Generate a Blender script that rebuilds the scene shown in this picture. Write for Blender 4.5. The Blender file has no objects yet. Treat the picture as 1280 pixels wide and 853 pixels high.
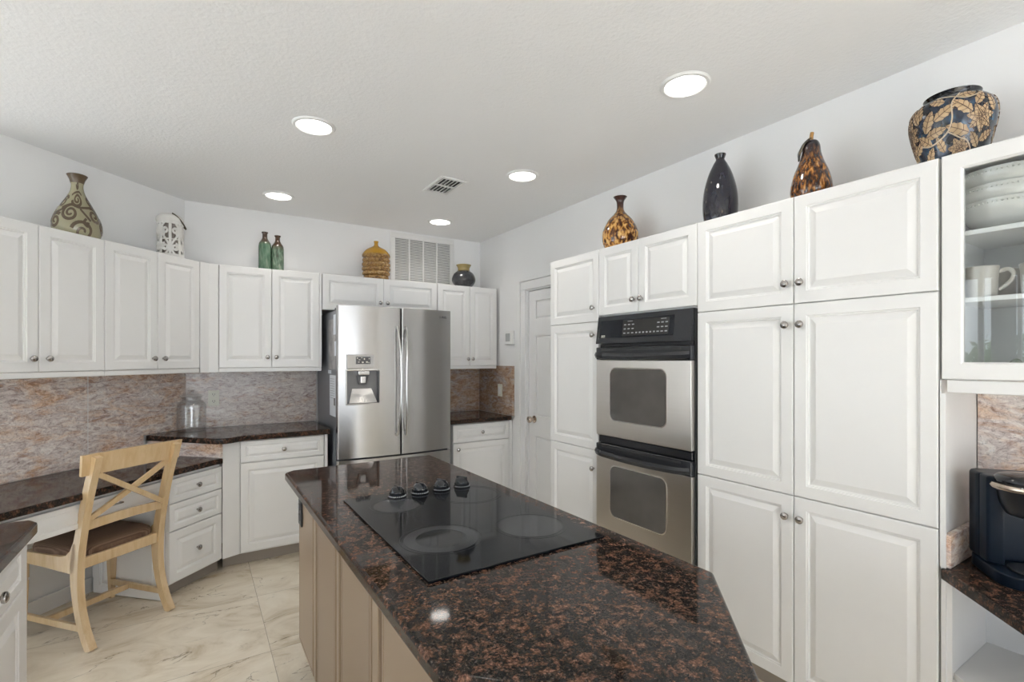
import bpy, bmesh, math, random
from mathutils import Vector, Matrix
PI = math.pi
random.seed(7)
SC = bpy.context.scene
COL = SC.collection

# ------------------------------------------------------------------ camera, world, light, exposure
CAM_H = 1.445
F_PX, YAW, HOR = 617.71, 32.587, 447.79
cam_d = bpy.data.cameras.new('camera')
cam_d.sensor_width = 36.0
cam_d.lens = F_PX / 1280 * 36.0
cam_d.shift_y = (HOR - 426.5) / 1280
cam_d.clip_start = 0.02
cam = bpy.data.objects.new('camera', cam_d)
cam.location = (0, 0, CAM_H)
cam.rotation_euler = (PI / 2, 0, -math.radians(YAW))
COL.objects.link(cam)
SC.camera = cam

SKY = 4.7
LAMP_W = 1.6
world = bpy.data.worlds.new('sky')
SC.world = world
world.use_nodes = True
wn = world.node_tree
for n in list(wn.nodes): wn.nodes.remove(n)
wo = wn.nodes.new('ShaderNodeOutputWorld'); wb = wn.nodes.new('ShaderNodeBackground')
wb.inputs[0].default_value = (0.90, 0.935, 1.0, 1)
wb.inputs[1].default_value = SKY
wn.links.new(wb.outputs[0], wo.inputs[0])

SC.view_settings.view_transform = 'Standard'
SC.view_settings.look = 'None'
SC.view_settings.gamma = 1.0
SC.view_settings.use_curve_mapping = False
SC.view_settings.exposure = -0.08
SC.cycles.max_bounces = 12
SC.cycles.diffuse_bounces = 6
SC.cycles.glossy_bounces = 5
SC.cycles.transmission_bounces = 8
SC.cycles.transparent_max_bounces = 16
SC.cycles.caustics_reflective = False
SC.cycles.caustics_refractive = False
SC.cycles.sample_clamp_indirect = 6.0
SC.cycles.use_denoising = True

# ------------------------------------------------------------------ room measures (metres)
XR, YW, CEIL = 2.464, 4.465, 2.634          # wall behind the ovens, wall behind the fridge, ceiling
LW = 4.538                                   # angled wall: y - x = LW
XL, YF = -1.08, -3.0                         # left end of the angled wall, wall behind the viewer
XW = -3.3                                    # window wall of the breakfast area
XF = 2.075                                   # fronts of the tall cabinets
YB = 4.075                                   # fronts of the overhead cabinets on the fridge wall
LF = 4.006                                   # fronts of the overhead cabinets on the angled wall
TOP, BOT = 2.111, 1.374
S2 = math.sqrt(0.5)
WIN = (0.5, 4.2, 0.0, 2.40)                 # glass doors of the breakfast area: y0, y1, z0, z1
SLD = (-1.9, 1.5, 0.0, 2.3)                # glass doors in the wall behind the viewer: x0, x1, z0, z1

def portal(name, loc, rot, sx, sy):
    d = bpy.data.lights.new(name, 'AREA'); d.shape = 'RECTANGLE'; d.size = sx; d.size_y = sy
    d.cycles.is_portal = True
    o = bpy.data.objects.new(name, d); o.location = loc; o.rotation_euler = rot; COL.objects.link(o)
portal('daylight_side_doors', (XW - 0.2, (WIN[0] + WIN[1]) / 2, (WIN[2] + WIN[3]) / 2), (PI / 2, 0, -PI / 2), WIN[1] - WIN[0], WIN[3] - WIN[2])
portal('daylight_glass_doors', ((SLD[0] + SLD[1]) / 2, YF - 0.2, (SLD[2] + SLD[3]) / 2), (PI / 2, 0, 0), SLD[1] - SLD[0], SLD[3] - SLD[2])

sun_d = bpy.data.lights.new('sun', 'SUN'); sun_d.energy = 34.0; sun_d.angle = 0.01; sun_d.color = (0.93, 0.955, 1.04)
sun = bpy.data.objects.new('sun', sun_d); sun.rotation_euler = (math.radians(40), math.radians(6), 0); COL.objects.link(sun)   # high, shining in through the glass doors behind the viewer

# ------------------------------------------------------------------ materials
def nodes(name):
    m = bpy.data.materials.new(name); m.use_nodes = True
    nt = m.node_tree
    for n in list(nt.nodes): nt.nodes.remove(n)
    out = nt.nodes.new('ShaderNodeOutputMaterial'); b = nt.nodes.new('ShaderNodeBsdfPrincipled')
    nt.links.new(b.outputs[0], out.inputs[0])
    return m, nt, b
def N(nt, kind, **kw):
    n = nt.nodes.new(kind)
    for k, v in kw.items():
        if k.startswith('i_'):
            key = k[2:]
            n.inputs[int(key) if key.isdigit() else key.replace('_', ' ')].default_value = v
        else: setattr(n, k, v)
    return n
def ramp(nt, fac, stops, interp='LINEAR'):
    r = nt.nodes.new('ShaderNodeValToRGB'); r.color_ramp.interpolation = interp
    e = r.color_ramp.elements
    while len(e) > 1: e.remove(e[-1])
    for i, (p, c) in enumerate(stops):
        el = e[0] if i == 0 else e.new(p)
        el.position = p; el.color = (*c, 1) if len(c) == 3 else c
    nt.links.new(fac, r.inputs[0]); return r.outputs[0]
def mix(nt, fac, a, b, mode='MIX'):
    n = nt.nodes.new('ShaderNodeMix'); n.data_type = 'RGBA'; n.blend_type = mode
    for s, v in ((n.inputs[0], fac), (n.inputs[6], a), (n.inputs[7], b)):
        if hasattr(v, 'is_output'): nt.links.new(v, s)
        elif isinstance(v, (int, float)): s.default_value = v
        else: s.default_value = (*v, 1)
    return n.outputs[2]
def coords(nt, scale=(1, 1, 1), rot=(0, 0, 0), loc=(0, 0, 0), src='Object'):
    tc = nt.nodes.new('ShaderNodeTexCoord'); mp = nt.nodes.new('ShaderNodeMapping')
    mp.inputs['Scale'].default_value = scale; mp.inputs['Rotation'].default_value = rot; mp.inputs['Location'].default_value = loc
    nt.links.new(tc.outputs[src], mp.inputs[0]); return mp.outputs[0]
def wcoords(nt, scale=(1, 1, 1), rot=(0, 0, 0)):
    g = nt.nodes.new('ShaderNodeNewGeometry'); mp = nt.nodes.new('ShaderNodeMapping')
    mp.inputs['Scale'].default_value = scale; mp.inputs['Rotation'].default_value = rot
    nt.links.new(g.outputs['Position'], mp.inputs[0]); return mp.outputs[0]
def noise(nt, vec, scale, detail=4, rough=0.55, dist=0.0):
    n = N(nt, 'ShaderNodeTexNoise'); n.inputs['Scale'].default_value = scale
    n.inputs['Detail'].default_value = detail; n.inputs['Roughness'].default_value = rough; n.inputs['Distortion'].default_value = dist
    nt.links.new(vec, n.inputs['Vector']); return n.outputs['Fac'], n.outputs['Color']
def bump(nt, b, h, strength=0.2, dist=0.01):
    n = nt.nodes.new('ShaderNodeBump'); n.inputs['Strength'].default_value = strength; n.inputs['Distance'].default_value = dist
    nt.links.new(h, n.inputs['Height']); nt.links.new(n.outputs[0], b.inputs['Normal'])
def plain(name, col, rough=0.5, metal=0.0, coat=0.0, spec=0.5, nz=0.0):
    m, nt, b = nodes(name)
    b.inputs['Base Color'].default_value = (*col, 1); b.inputs['Roughness'].default_value = rough
    b.inputs['Metallic'].default_value = metal; b.inputs['Coat Weight'].default_value = coat
    b.inputs['Specular IOR Level'].default_value = spec
    f, c = noise(nt, coords(nt), 9.0, 3)
    nt.links.new(ramp(nt, f, [(0.3, [x * (1 - 0.008 - nz) for x in col]), (0.7, [min(1, x * (1.006 + nz)) for x in col])]), b.inputs['Base Color'])
    return m
M = {}
M['cabinet'] = plain('white_cabinet_paint', (0.79, 0.785, 0.775), 0.38)
M['rail'] = plain('white_cabinet_trim', (0.77, 0.765, 0.755), 0.4)
M['interior'] = plain('cabinet_interior', (0.72, 0.73, 0.74), 0.5)
M['doorpaint'] = plain('white_door_paint', (0.82, 0.82, 0.82), 0.4)
M['toeshade'] = plain('toe_kick', (0.34, 0.30, 0.26), 0.5)  # darkened so the colour carries the shade under the cabinets
M['nickel'] = plain('brushed_nickel', (0.42, 0.40, 0.385), 0.22, 1.0)
M['chrome'] = plain('chrome', (0.8, 0.8, 0.8), 0.08, 1.0)
M['brass'] = plain('polished_brass', (0.70, 0.55, 0.36), 0.18, 1.0)
M['black'] = plain('black_plastic', (0.012, 0.013, 0.016), 0.28)
M['blackgloss'] = plain('black_gloss', (0.006, 0.008, 0.012), 0.08)
M['blacksatin'] = plain('black_enamel', (0.022, 0.024, 0.028), 0.25)
M['darkgrey'] = plain('dark_grey', (0.10, 0.10, 0.105), 0.35)
M['gap'] = plain('dark_gap', (0.02, 0.02, 0.02), 0.6)
M['ivory'] = plain('ivory_plastic', (0.72, 0.72, 0.63), 0.35)
M['whiteplastic'] = plain('white_plastic', (0.80, 0.80, 0.79), 0.4)
M['greyscreen'] = plain('lcd_grey', (0.36, 0.37, 0.37), 0.3)
M['print'] = plain('printed_marks', (0.30, 0.31, 0.32), 0.5)
M['paper'] = plain('paper', (0.74, 0.78, 0.83), 0.7)
M['photo'] = plain('photo_print', (0.32, 0.31, 0.31), 0.35, nz=0.5)
M['fridgeside'] = plain('fridge_side_grey', (0.16, 0.17, 0.19), 0.32)
M['cupwhite'] = plain('white_glazed_china', (0.62, 0.61, 0.58), 0.18, coat=0.3)
M['stoneware'] = plain('grey_stoneware', (0.46, 0.43, 0.39), 0.3, coat=0.2)
M['dish'] = plain('grey_green_dish', (0.20, 0.21, 0.18), 0.35)
M['copper'] = plain('warm_silver', (0.62, 0.52, 0.43), 0.25, 1.0)
M['navyblack'] = plain('blue_black_plastic', (0.004, 0.009, 0.018), 0.28, spec=0.2)
M['bronze'] = plain('dark_bronze', (0.10, 0.085, 0.06), 0.4, 0.6)
M['taupe'] = plain('taupe_lacquer', (0.29, 0.215, 0.15), 0.34)
M['taupeframe'] = plain('taupe_frame', (0.34, 0.26, 0.185), 0.38)
M['taupeshade'] = plain('taupe_reveal_shade', (0.10, 0.070, 0.050), 0.5)  # shadow of the grooves between island panels, put into the colour
M['leafdark'] = plain('palm_green', (0.20, 0.28, 0.15), 0.5, nz=0.3)
M['bark'] = plain('bark', (0.22, 0.17, 0.12), 0.8)
M['curtain'] = plain('blind_fabric', (0.80, 0.82, 0.85), 0.7)
M['scrollbase'] = plain('olive_cream_glaze', (0.29, 0.265, 0.165), 0.15, coat=0.3, nz=0.08)
M['scrollline'] = plain('brown_glaze', (0.085, 0.055, 0.030), 0.25, coat=0.15, nz=0.2)
M['urnline'] = plain('vine_cream', (0.52, 0.42, 0.30), 0.3, nz=0.1)
M['urnleaf'] = plain('leaf_tan', (0.50, 0.35, 0.20), 0.3, nz=0.25)
M['leafvein'] = plain('leaf_vein_brown', (0.10, 0.055, 0.03), 0.35)
M['lantern'] = plain('distressed_white', (0.74, 0.73, 0.70), 0.6, nz=0.06)
M['lanterncore'] = plain('lantern_inside', (0.36, 0.32, 0.29), 0.7)

def wallmat(name, col, bs, bscale, rough=0.8):
    m, nt, b = nodes(name)
    b.inputs['Base Color'].default_value = (*col, 1); b.inputs['Roughness'].default_value = rough
    f, _ = noise(nt, wcoords(nt), bscale, 3, 0.6)
    bump(nt, b, f, bs, 0.004); return m
M['wall'] = wallmat('wall_paint', (0.82, 0.82, 0.82), 0.08, 60)
M['ceiling'] = wallmat('ceiling_texture', (0.84, 0.84, 0.84), 0.55, 55, 0.9)

def steel(name, col=(0.46, 0.45, 0.44), rough=0.24, axis='v'):
    m, nt, b = nodes(name)
    b.inputs['Metallic'].default_value = 1.0; b.inputs['Base Color'].default_value = (*col, 1)
    sc = (220, 220, 1.2) if axis == 'v' else (1.2, 220, 220)
    f, _ = noise(nt, coords(nt, sc), 1.0, 2)
    r = nt.nodes.new('ShaderNodeMapRange'); r.inputs['To Min'].default_value = rough - 0.03; r.inputs['To Max'].default_value = rough + 0.03
    nt.links.new(f, r.inputs[0]); nt.links.new(r.outputs[0], b.inputs['Roughness'])
    b.inputs['Anisotropic'].default_value = 0.8; b.inputs['Anisotropic Rotation'].default_value = 0.25 if axis == 'v' else 0.0
    tg = N(nt, 'ShaderNodeTangent', direction_type='RADIAL', axis='Z'); nt.links.new(tg.outputs[0], b.inputs['Tangent'])
    nt.links.new(ramp(nt, f, [(0.3, [x * 0.97 for x in col]), (0.7, col)]), b.inputs['Base Color'])
    bump(nt, b, f, 0.012, 0.001)
    return m
M['steel'] = steel('brushed_stainless')
M['ovensteel'] = steel('oven_stainless', (0.60, 0.57, 0.53), 0.30, 'h')
M['handlesteel'] = steel('handle_stainless', (0.66, 0.65, 0.64), 0.2)

def granite():
    m, nt, b = nodes('brown_granite')
    P = wcoords(nt)
    f1, _ = noise(nt, P, 44, 6, 0.78, 0.3)
    mask = ramp(nt, f1, [(0.50, (0, 0, 0)), (0.58, (1, 1, 1))])
    f2, _ = noise(nt, P, 150, 4, 0.78, 0.3)
    brown = ramp(nt, f2, [(0.30, (0.020, 0.013, 0.010)), (0.45, (0.065, 0.033, 0.021)), (0.54, (0.135, 0.067, 0.042)), (0.64, (0.25, 0.135, 0.09)), (0.76, (0.40, 0.28, 0.22))])
    f3, _ = noise(nt, P, 190, 3, 0.8)
    dark = ramp(nt, f3, [(0.35, (0.006, 0.006, 0.006)), (0.52, (0.014, 0.012, 0.011)), (0.62, (0.050, 0.036, 0.028)), (0.72, (0.17, 0.14, 0.12))])
    c = mix(nt, mask, dark, brown)
    nt.links.new(c, b.inputs['Base Color'])
    b.inputs['Roughness'].default_value = 0.055
    b.inputs['Specular IOR Level'].default_value = 0.14
    return m
M['granite'] = granite()

def splash(name, warm, rot, lum=1.0):
    m, nt, b = nodes(name)
    P = wcoords(nt)
    mp = nt.nodes.new('ShaderNodeMapping'); mp.inputs['Rotation'].default_value = rot; mp.inputs['Scale'].default_value = (1.0, 1.0, 2.6)
    nt.links.new(P, mp.inputs[0]); V = mp.outputs[0]
    f1, _ = noise(nt, V, 13.0, 9, 0.76, 1.2)
    f2, _ = noise(nt, V, 4.2, 7, 0.70, 1.0)
    f3, _ = noise(nt, P, 95.0, 4, 0.8, 0.4)
    k = lum
    def C(*c): return tuple(x * k for x in c)
    grey = [(0.24, C(0.13, 0.09, 0.08)), (0.38, C(0.31, 0.24, 0.22)), (0.48, C(0.50, 0.44, 0.42)), (0.60, C(0.66, 0.62, 0.58)), (0.74, C(0.52, 0.53, 0.57))]
    rust = [(0.25, C(0.15, 0.075, 0.045)), (0.42, C(0.38, 0.22, 0.14)), (0.55, C(0.56, 0.41, 0.30)), (0.75, C(0.66, 0.56, 0.47))]
    c = mix(nt, ramp(nt, f2, [(0.46 - warm, (0, 0, 0)), (0.64 - warm, (1, 1, 1))]), ramp(nt, f1, grey), ramp(nt, f1, rust))
    sp = ramp(nt, f3, [(0.33, (0.50, 0.47, 0.45)), (0.46, (1, 1, 1)), (0.7, (1.08, 1.07, 1.06))])
    c = mix(nt, 0.8, c, sp, 'MULTIPLY')
    nt.links.new(c, b.inputs['Base Color']); b.inputs['Roughness'].default_value = 0.18; b.inputs['Specular IOR Level'].default_value = 0.35
    return m
M['splash'] = splash('rose_granite', 0.0, (0.5, 0.35, 0.3), 1.32)
M['splashgrey'] = splash('grey_rose_granite', -0.05, (0.3, 0.5, 0.1), 1.02)
M['splashwarm'] = splash('rust_granite', 0.10, (0.2, 0.9, 0.6), 0.85)

def floor_mat():
    m, nt, b = nodes('cream_marble_tile')
    P = wcoords(nt)
    br = N(nt, 'ShaderNodeTexBrick'); br.offset = 0.0; br.squash = 1.0
    mp = nt.nodes.new('ShaderNodeMapping'); mp.inputs['Location'].default_value = (-0.311, -2.692, 0)
    nt.links.new(P, mp.inputs[0]); nt.links.new(mp.outputs[0], br.inputs['Vector'])
    br.inputs['Scale'].default_value = 1.0; br.inputs['Brick Width'].default_value = 1.30; br.inputs['Row Height'].default_value = 0.664
    br.inputs['Mortar Size'].default_value = 0.0016; br.inputs['Mortar Smooth'].default_value = 0.1
    br.inputs['Color1'].default_value = (0, 0, 0, 1); br.inputs['Color2'].default_value = (1, 1, 1, 1)
    bw = nt.nodes.new('ShaderNodeSeparateColor'); nt.links.new(br.outputs['Color'], bw.inputs[0])
    off = N(nt, 'ShaderNodeVectorMath', operation='SCALE'); off.inputs[0].default_value = (7.3, 3.1, 0); nt.links.new(bw.outputs[0], off.inputs['Scale'])
    ad = N(nt, 'ShaderNodeVectorMath', operation='ADD'); nt.links.new(P, ad.inputs[0]); nt.links.new(off.outputs[0], ad.inputs[1])
    mv = nt.nodes.new('ShaderNodeMapping'); mv.inputs['Rotation'].default_value = (0, 0, 0.7); mv.inputs['Scale'].default_value = (1, 1.7, 1)
    nt.links.new(ad.outputs[0], mv.inputs[0]); V = mv.outputs[0]
    f1, _ = noise(nt, V, 2.6, 8, 0.6, 1.5)
    base = ramp(nt, f1, [(0.28, (0.50, 0.41, 0.29)), (0.45, (0.70, 0.62, 0.50)), (0.6, (0.77, 0.70, 0.58)), (0.8, (0.82, 0.76, 0.66))])
    f2, _ = noise(nt, V, 2.0, 6, 0.55, 0.6)
    vein = ramp(nt, f2, [(0.493, (0, 0, 0)), (0.5, (1, 1, 1)), (0.507, (0, 0, 0))])
    f3, _ = noise(nt, V, 4, 3)
    vm = N(nt, 'ShaderNodeMath', operation='MULTIPLY'); nt.links.new(vein, vm.inputs[0])
    nt.links.new(ramp(nt, f3, [(0.42, (0, 0, 0)), (0.58, (0.85, 0.85, 0.85))]), vm.inputs[1])
    c = mix(nt, vm.outputs[0], base, (0.13, 0.10, 0.07))
    tint = ramp(nt, bw.outputs[0], [(0.0, (0.93, 0.92, 0.90)), (1.0, (1.04, 1.04, 1.04))])
    c = mix(nt, 1.0, c, tint, 'MULTIPLY')
    c = mix(nt, br.outputs['Fac'], c, (0.40, 0.35, 0.28))
    nt.links.new(c, b.inputs['Base Color']); b.inputs['Roughness'].default_value = 0.22
    return m
M['floor'] = floor_mat()

def wood():
    m, nt, b = nodes('honey_maple')
    f, _ = noise(nt, coords(nt, (1, 1, 0.12)), 40, 4, 0.6, 0.5)
    nt.links.new(ramp(nt, f, [(0.3, (0.56, 0.38, 0.19)), (0.5, (0.62, 0.44, 0.24)), (0.75, (0.67, 0.50, 0.29))]), b.inputs['Base Color'])
    b.inputs['Roughness'].default_value = 0.33; b.inputs['Coat Weight'].default_value = 1.0; b.inputs['Coat Roughness'].default_value = 0.22; b.inputs['Coat IOR'].default_value = 1.8
    return m
M['wood'] = wood()
def woven():
    m, nt, b = nodes('brown_woven_fabric')
    V = coords(nt)
    w1 = N(nt, 'ShaderNodeTexWave', bands_direction='X'); w1.inputs['Scale'].default_value = 60; w1.inputs['Distortion'].default_value = 1.0
    w2 = N(nt, 'ShaderNodeTexWave', bands_direction='Y'); w2.inputs['Scale'].default_value = 60; w2.inputs['Distortion'].default_value = 1.0
    nt.links.new(V, w1.inputs[0]); nt.links.new(V, w2.inputs[0])
    mm = N(nt, 'ShaderNodeMath', operation='MULTIPLY'); nt.links.new(w1.outputs['Fac'], mm.inputs[0]); nt.links.new(w2.outputs['Fac'], mm.inputs[1])
    nt.links.new(ramp(nt, mm.outputs[0], [(0.0, (0.10, 0.055, 0.034)), (0.5, (0.20, 0.12, 0.075)), (1, (0.33, 0.22, 0.15))]), b.inputs['Base Color'])
    b.inputs['Roughness'].default_value = 0.85; bump(nt, b, mm.outputs[0], 0.4, 0.002); return m
M['woven'] = woven()
def spotted(name, stops, scale, stretch=(1, 1, 0.55), rough=0.08, grad=None):
    m, nt, b = nodes(name)
    f, _ = noise(nt, coords(nt, stretch), scale, 2.5, 0.55, 0.3)
    c = ramp(nt, f, stops)
    if grad:
        sx = nt.nodes.new('ShaderNodeSeparateXYZ'); tc = nt.nodes.new('ShaderNodeTexCoord'); nt.links.new(tc.outputs['Object'], sx.inputs[0])
        mr = nt.nodes.new('ShaderNodeMapRange'); mr.inputs['From Min'].default_value = grad[0]; mr.inputs['From Max'].default_value = grad[1]
        nt.links.new(sx.outputs['Z'], mr.inputs[0]); c = mix(nt, mr.outputs[0], c, grad[2])
    nt.links.new(c, b.inputs['Base Color']); b.inputs['Roughness'].default_value = rough; b.inputs['Coat Weight'].default_value = 0.2; b.inputs['Coat Roughness'].default_value = 0.05
    return m
M['tortoise'] = spotted('tortoiseshell_glass', [(0.36, (0.045, 0.014, 0.006)), (0.45, (0.16, 0.055, 0.012)), (0.52, (0.50, 0.23, 0.05)), (0.62, (0.72, 0.42, 0.13)), (0.8, (0.78, 0.55, 0.25))], 52, grad=(0.16, 0.31, (0.05, 0.02, 0.015)))
M['pear'] = spotted('amber_swirl_glass', [(0.38, (0.02, 0.008, 0.005)), (0.50, (0.09, 0.032, 0.010)), (0.58, (0.28, 0.11, 0.022)), (0.68, (0.50, 0.23, 0.06)), (0.8, (0.62, 0.45, 0.25))], 85, (1, 1, 0.3), grad=(0.16, 0.27, (0.022, 0.015, 0.018)))
M['pearleaf'] = spotted('smoky_glass', [(0.4, (0.03, 0.025, 0.02)), (0.7, (0.16, 0.12, 0.07))], 60)
M['inkglass'] = spotted('midnight_glass', [(0.3, (0.006, 0.006, 0.010)), (0.66, (0.016, 0.017, 0.028)), (0.76, (0.24, 0.19, 0.12))], 60, (1, 1, 0.35))
M['greenglaze'] = spotted('green_glaze', [(0.3, (0.035, 0.075, 0.047)), (0.5, (0.075, 0.14, 0.09)), (0.7, (0.15, 0.20, 0.145))], 60, (1, 1, 0.2), 0.15, grad=(0.205, 0.235, (0.05, 0.032, 0.022)))
M['greenglaze2'] = spotted('mottled_green_glaze', [(0.3, (0.045, 0.055, 0.04)), (0.5, (0.085, 0.14, 0.095)), (0.7, (0.22, 0.26, 0.20))], 60, (1, 1, 0.3), 0.15, grad=(0.17, 0.215, (0.06, 0.035, 0.022)))
M['amber'] = spotted('amber_drip_glaze', [(0.3, (0.10, 0.045, 0.015)), (0.45, (0.24, 0.125, 0.035)), (0.6, (0.36, 0.21, 0.07)), (0.76, (0.55, 0.42, 0.25))], 55, (1, 1, 1.6), 0.15, grad=(0.215, 0.235, (0.50, 0.26, 0.02)))
M['darkpot'] = spotted('charcoal_glaze', [(0.3, (0.02, 0.021, 0.024)), (0.7, (0.045, 0.046, 0.05))], 40, (1, 1, 1), 0.16)
M['potrim'] = plain('brass_green_glaze', (0.24, 0.18, 0.06), 0.25, coat=0.4)
M['urnbase'] = spotted('blue_black_lacquer', [(0.35, (0.010, 0.011, 0.016)), (0.55, (0.012, 0.022, 0.045)), (0.75, (0.03, 0.10, 0.17))], 16, (1, 1, 1), 0.14)
def thin_glass(name, tint=(0.97, 0.985, 0.985), base=0.045, edge=0.8):
    m = bpy.data.materials.new(name); m.use_nodes = True; nt = m.node_tree
    for n in list(nt.nodes): nt.nodes.remove(n)
    out = nt.nodes.new('ShaderNodeOutputMaterial'); mx = nt.nodes.new('ShaderNodeMixShader')
    t = nt.nodes.new('ShaderNodeBsdfTransparent'); g = nt.nodes.new('ShaderNodeBsdfGlossy'); fr = nt.nodes.new('ShaderNodeLayerWeight')
    t.inputs[0].default_value = (*tint, 1); g.inputs['Roughness'].default_value = 0.0; fr.inputs[0].default_value = 0.5
    pw = N(nt, 'ShaderNodeMath', operation='POWER'); pw.inputs[1].default_value = 4.5; nt.links.new(fr.outputs['Facing'], pw.inputs[0])
    ma = N(nt, 'ShaderNodeMath', operation='MULTIPLY_ADD'); ma.inputs[1].default_value = edge; ma.inputs[2].default_value = base; nt.links.new(pw.outputs[0], ma.inputs[0])
    nt.links.new(ma.outputs[0], mx.inputs[0]); nt.links.new(t.outputs[0], mx.inputs[1]); nt.links.new(g.outputs[0], mx.inputs[2]); nt.links.new(mx.outputs[0], out.inputs[0])
    return m
M['glass'] = thin_glass('window_glass')
M['jarglass'] = thin_glass('jar_glass', (0.985, 0.99, 0.992), 0.075, 0.55)
def oven_glass():
    m, nt, b = nodes('oven_window_glass')
    f, _ = noise(nt, coords(nt), 6, 2)
    nt.links.new(ramp(nt, f, [(0.3, (0.085, 0.080, 0.075)), (0.7, (0.11, 0.103, 0.096))]), b.inputs['Base Color'])
    b.inputs['Roughness'].default_value = 0.06; return m
M['ovenglass'] = oven_glass()
def emit(name, col, s):
    m, nt, b = nodes(name)
    b.inputs['Base Color'].default_value = (*col, 1); b.inputs['Emission Color'].default_value = (*col, 1); b.inputs['Emission Strength'].default_value = s
    return m
M['lamp'] = emit('lamp_lens', (1.0, 0.96, 0.90), 9.0)

# ------------------------------------------------------------------ mesh builder
class MB:
    def __init__(s): s.v = []; s.f = []
    def add(s, vs, fs, T=None):
        o = len(s.v)
        s.v += [tuple(T @ Vector(p)) if T else tuple(p) for p in vs]
        s.f += [tuple(i + o for i in f) for f in fs]; return s
    def bm(s, bm, T=None):
        bm.verts.index_update()
        return s.add([v.co.copy() for v in bm.verts], [[v.index for v in f.verts] for f in bm.faces], T)
    def box(s, x0, x1, y0, y1, z0, z1, bev=0.0, seg=2, T=None):
        b = bmesh.new(); bmesh.ops.create_cube(b, size=1)
        for v in b.verts: v.co = Vector(((x0 + x1) / 2 + v.co.x * (x1 - x0), (y0 + y1) / 2 + v.co.y * (y1 - y0), (z0 + z1) / 2 + v.co.z * (z1 - z0)))
        if bev: bmesh.ops.bevel(b, geom=list(b.edges), offset=bev, segments=seg, affect='EDGES', profile=0.5)
        s.bm(b, T); b.free(); return s
    def prism(s, poly, z0, z1, bev=0.0, seg=2, T=None):
        b = bmesh.new(); vs = [b.verts.new((x, y, z0)) for x, y in poly]; f = b.faces.new(vs)
        r = bmesh.ops.extrude_face_region(b, geom=[f])
        for e in r['geom']:
            if isinstance(e, bmesh.types.BMVert): e.co.z = z1
        bmesh.ops.recalc_face_normals(b, faces=b.faces)
        if bev: bmesh.ops.bevel(b, geom=[e for e in b.edges], offset=bev, segments=seg, affect='EDGES', profile=0.5)
        s.bm(b, T); b.free(); return s
    def lathe(s, prof, seg=48, T=None, cap0=True, cap1=True):
        vs = []; fs = []; n = len(prof)
        for r, z in prof:
            for k in range(seg):
                a = 2 * PI * k / seg; vs.append((r * math.cos(a), r * math.sin(a), z))
        for i in range(n - 1):
            for k in range(seg):
                k2 = (k + 1) % seg; fs.append((i * seg + k, i * seg + k2, (i + 1) * seg + k2, (i + 1) * seg + k))
        if cap0: fs.append(tuple(reversed(range(seg))))
        if cap1: fs.append(tuple((n - 1) * seg + k for k in range(seg)))
        return s.add(vs, fs, T)
    def sweep(s, pts, sect, T=None, up=Vector((0, 0, 1)), closed=False):
        # sect: list of 2-D points, or a function i -> list
        pts = [Vector(p) for p in pts]; n = len(pts); vs = []; fs = []; m = None
        for i, p in enumerate(pts):
            a = pts[(i - 1) % n] if closed or i > 0 else p; c = pts[(i + 1) % n] if closed or i < n - 1 else p
            t = (c - a).normalized(); u = t.cross(up)
            if u.length < 1e-4: u = t.cross(Vector((0, 1, 0)))
            u.normalize(); w = u.cross(t).normalized()
            sc = sect(i) if callable(sect) else sect; m = len(sc)
            for q in sc: vs.append(p + u * q[0] + w * q[1])
        for i in range(n if closed else n - 1):
            j = (i + 1) % n
            for k in range(m):
                k2 = (k + 1) % m; fs.append((i * m + k, i * m + k2, j * m + k2, j * m + k))
        if not closed:
            fs.append(tuple(reversed(range(m)))); fs.append(tuple((n - 1) * m + k for k in range(m)))
        return s.add(vs, fs, T)
    def tube(s, pts, r, seg=10, T=None, closed=False, up=Vector((0, 0, 1))):
        return s.sweep(pts, [(r * math.cos(2 * PI * k / seg), r * math.sin(2 * PI * k / seg)) for k in range(seg)], T, up, closed)
    def nest(s, x0, x1, z0, z1, prof, y_back, T=None):
        # nested rectangles seen from -y: prof = [(inset, y)], last ring filled; sides run back to y_back
        rings = [(0.0, y_back)] + prof; vs = []; fs = []
        for d, y in rings: vs += [(x0 + d, y, z0 + d), (x1 - d, y, z0 + d), (x1 - d, y, z1 - d), (x0 + d, y, z1 - d)]
        for i in range(len(rings) - 1):
            for k in range(4):
                k2 = (k + 1) % 4; fs.append((i * 4 + k, i * 4 + k2, i * 4 + 4 + k2, i * 4 + 4 + k))
        e = (len(rings) - 1) * 4; fs.append((e, e + 1, e + 2, e + 3)); fs.append((3, 2, 1, 0))
        return s.add(vs, fs, T)
    def build(s, name, mat, parent=None, ang=32, loc=None, rotz=0, recalc=True):
        me = bpy.data.meshes.new(name); me.from_pydata(s.v, [], s.f)
        if recalc:
            b = bmesh.new(); b.from_mesh(me); bmesh.ops.recalc_face_normals(b, faces=b.faces); b.to_mesh(me); b.free()
        me.materials.append(M[mat] if isinstance(mat, str) else mat)
        for p in me.polygons: p.use_smooth = True
        me.set_sharp_from_angle(angle=math.radians(ang))
        o = bpy.data.objects.new(name, me); COL.objects.link(o)
        wn_ = o.modifiers.new('weighted_normals', 'WEIGHTED_NORMAL'); wn_.keep_sharp = True; wn_.weight = 100
        if parent: o.parent = parent
        if loc: o.location = loc
        if rotz: o.rotation_euler = (0, 0, rotz)
        return o
def thing(name, label, cat, loc=(0, 0, 0), rotz=0, group=None):
    o = bpy.data.objects.new(name, None); o.empty_display_size = 0.1; COL.objects.link(o)
    o.location = loc; o.rotation_euler = (0, 0, rotz); return tag(o, label, cat, group)
def tag(o, label, cat, group=None):
    o['label'] = label; o['category'] = cat
    if group: o['group'] = group
    return o
def struct(o): o['kind'] = 'structure'; return o
def Rx(a): return Matrix.Rotation(a, 4, 'X')
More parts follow.
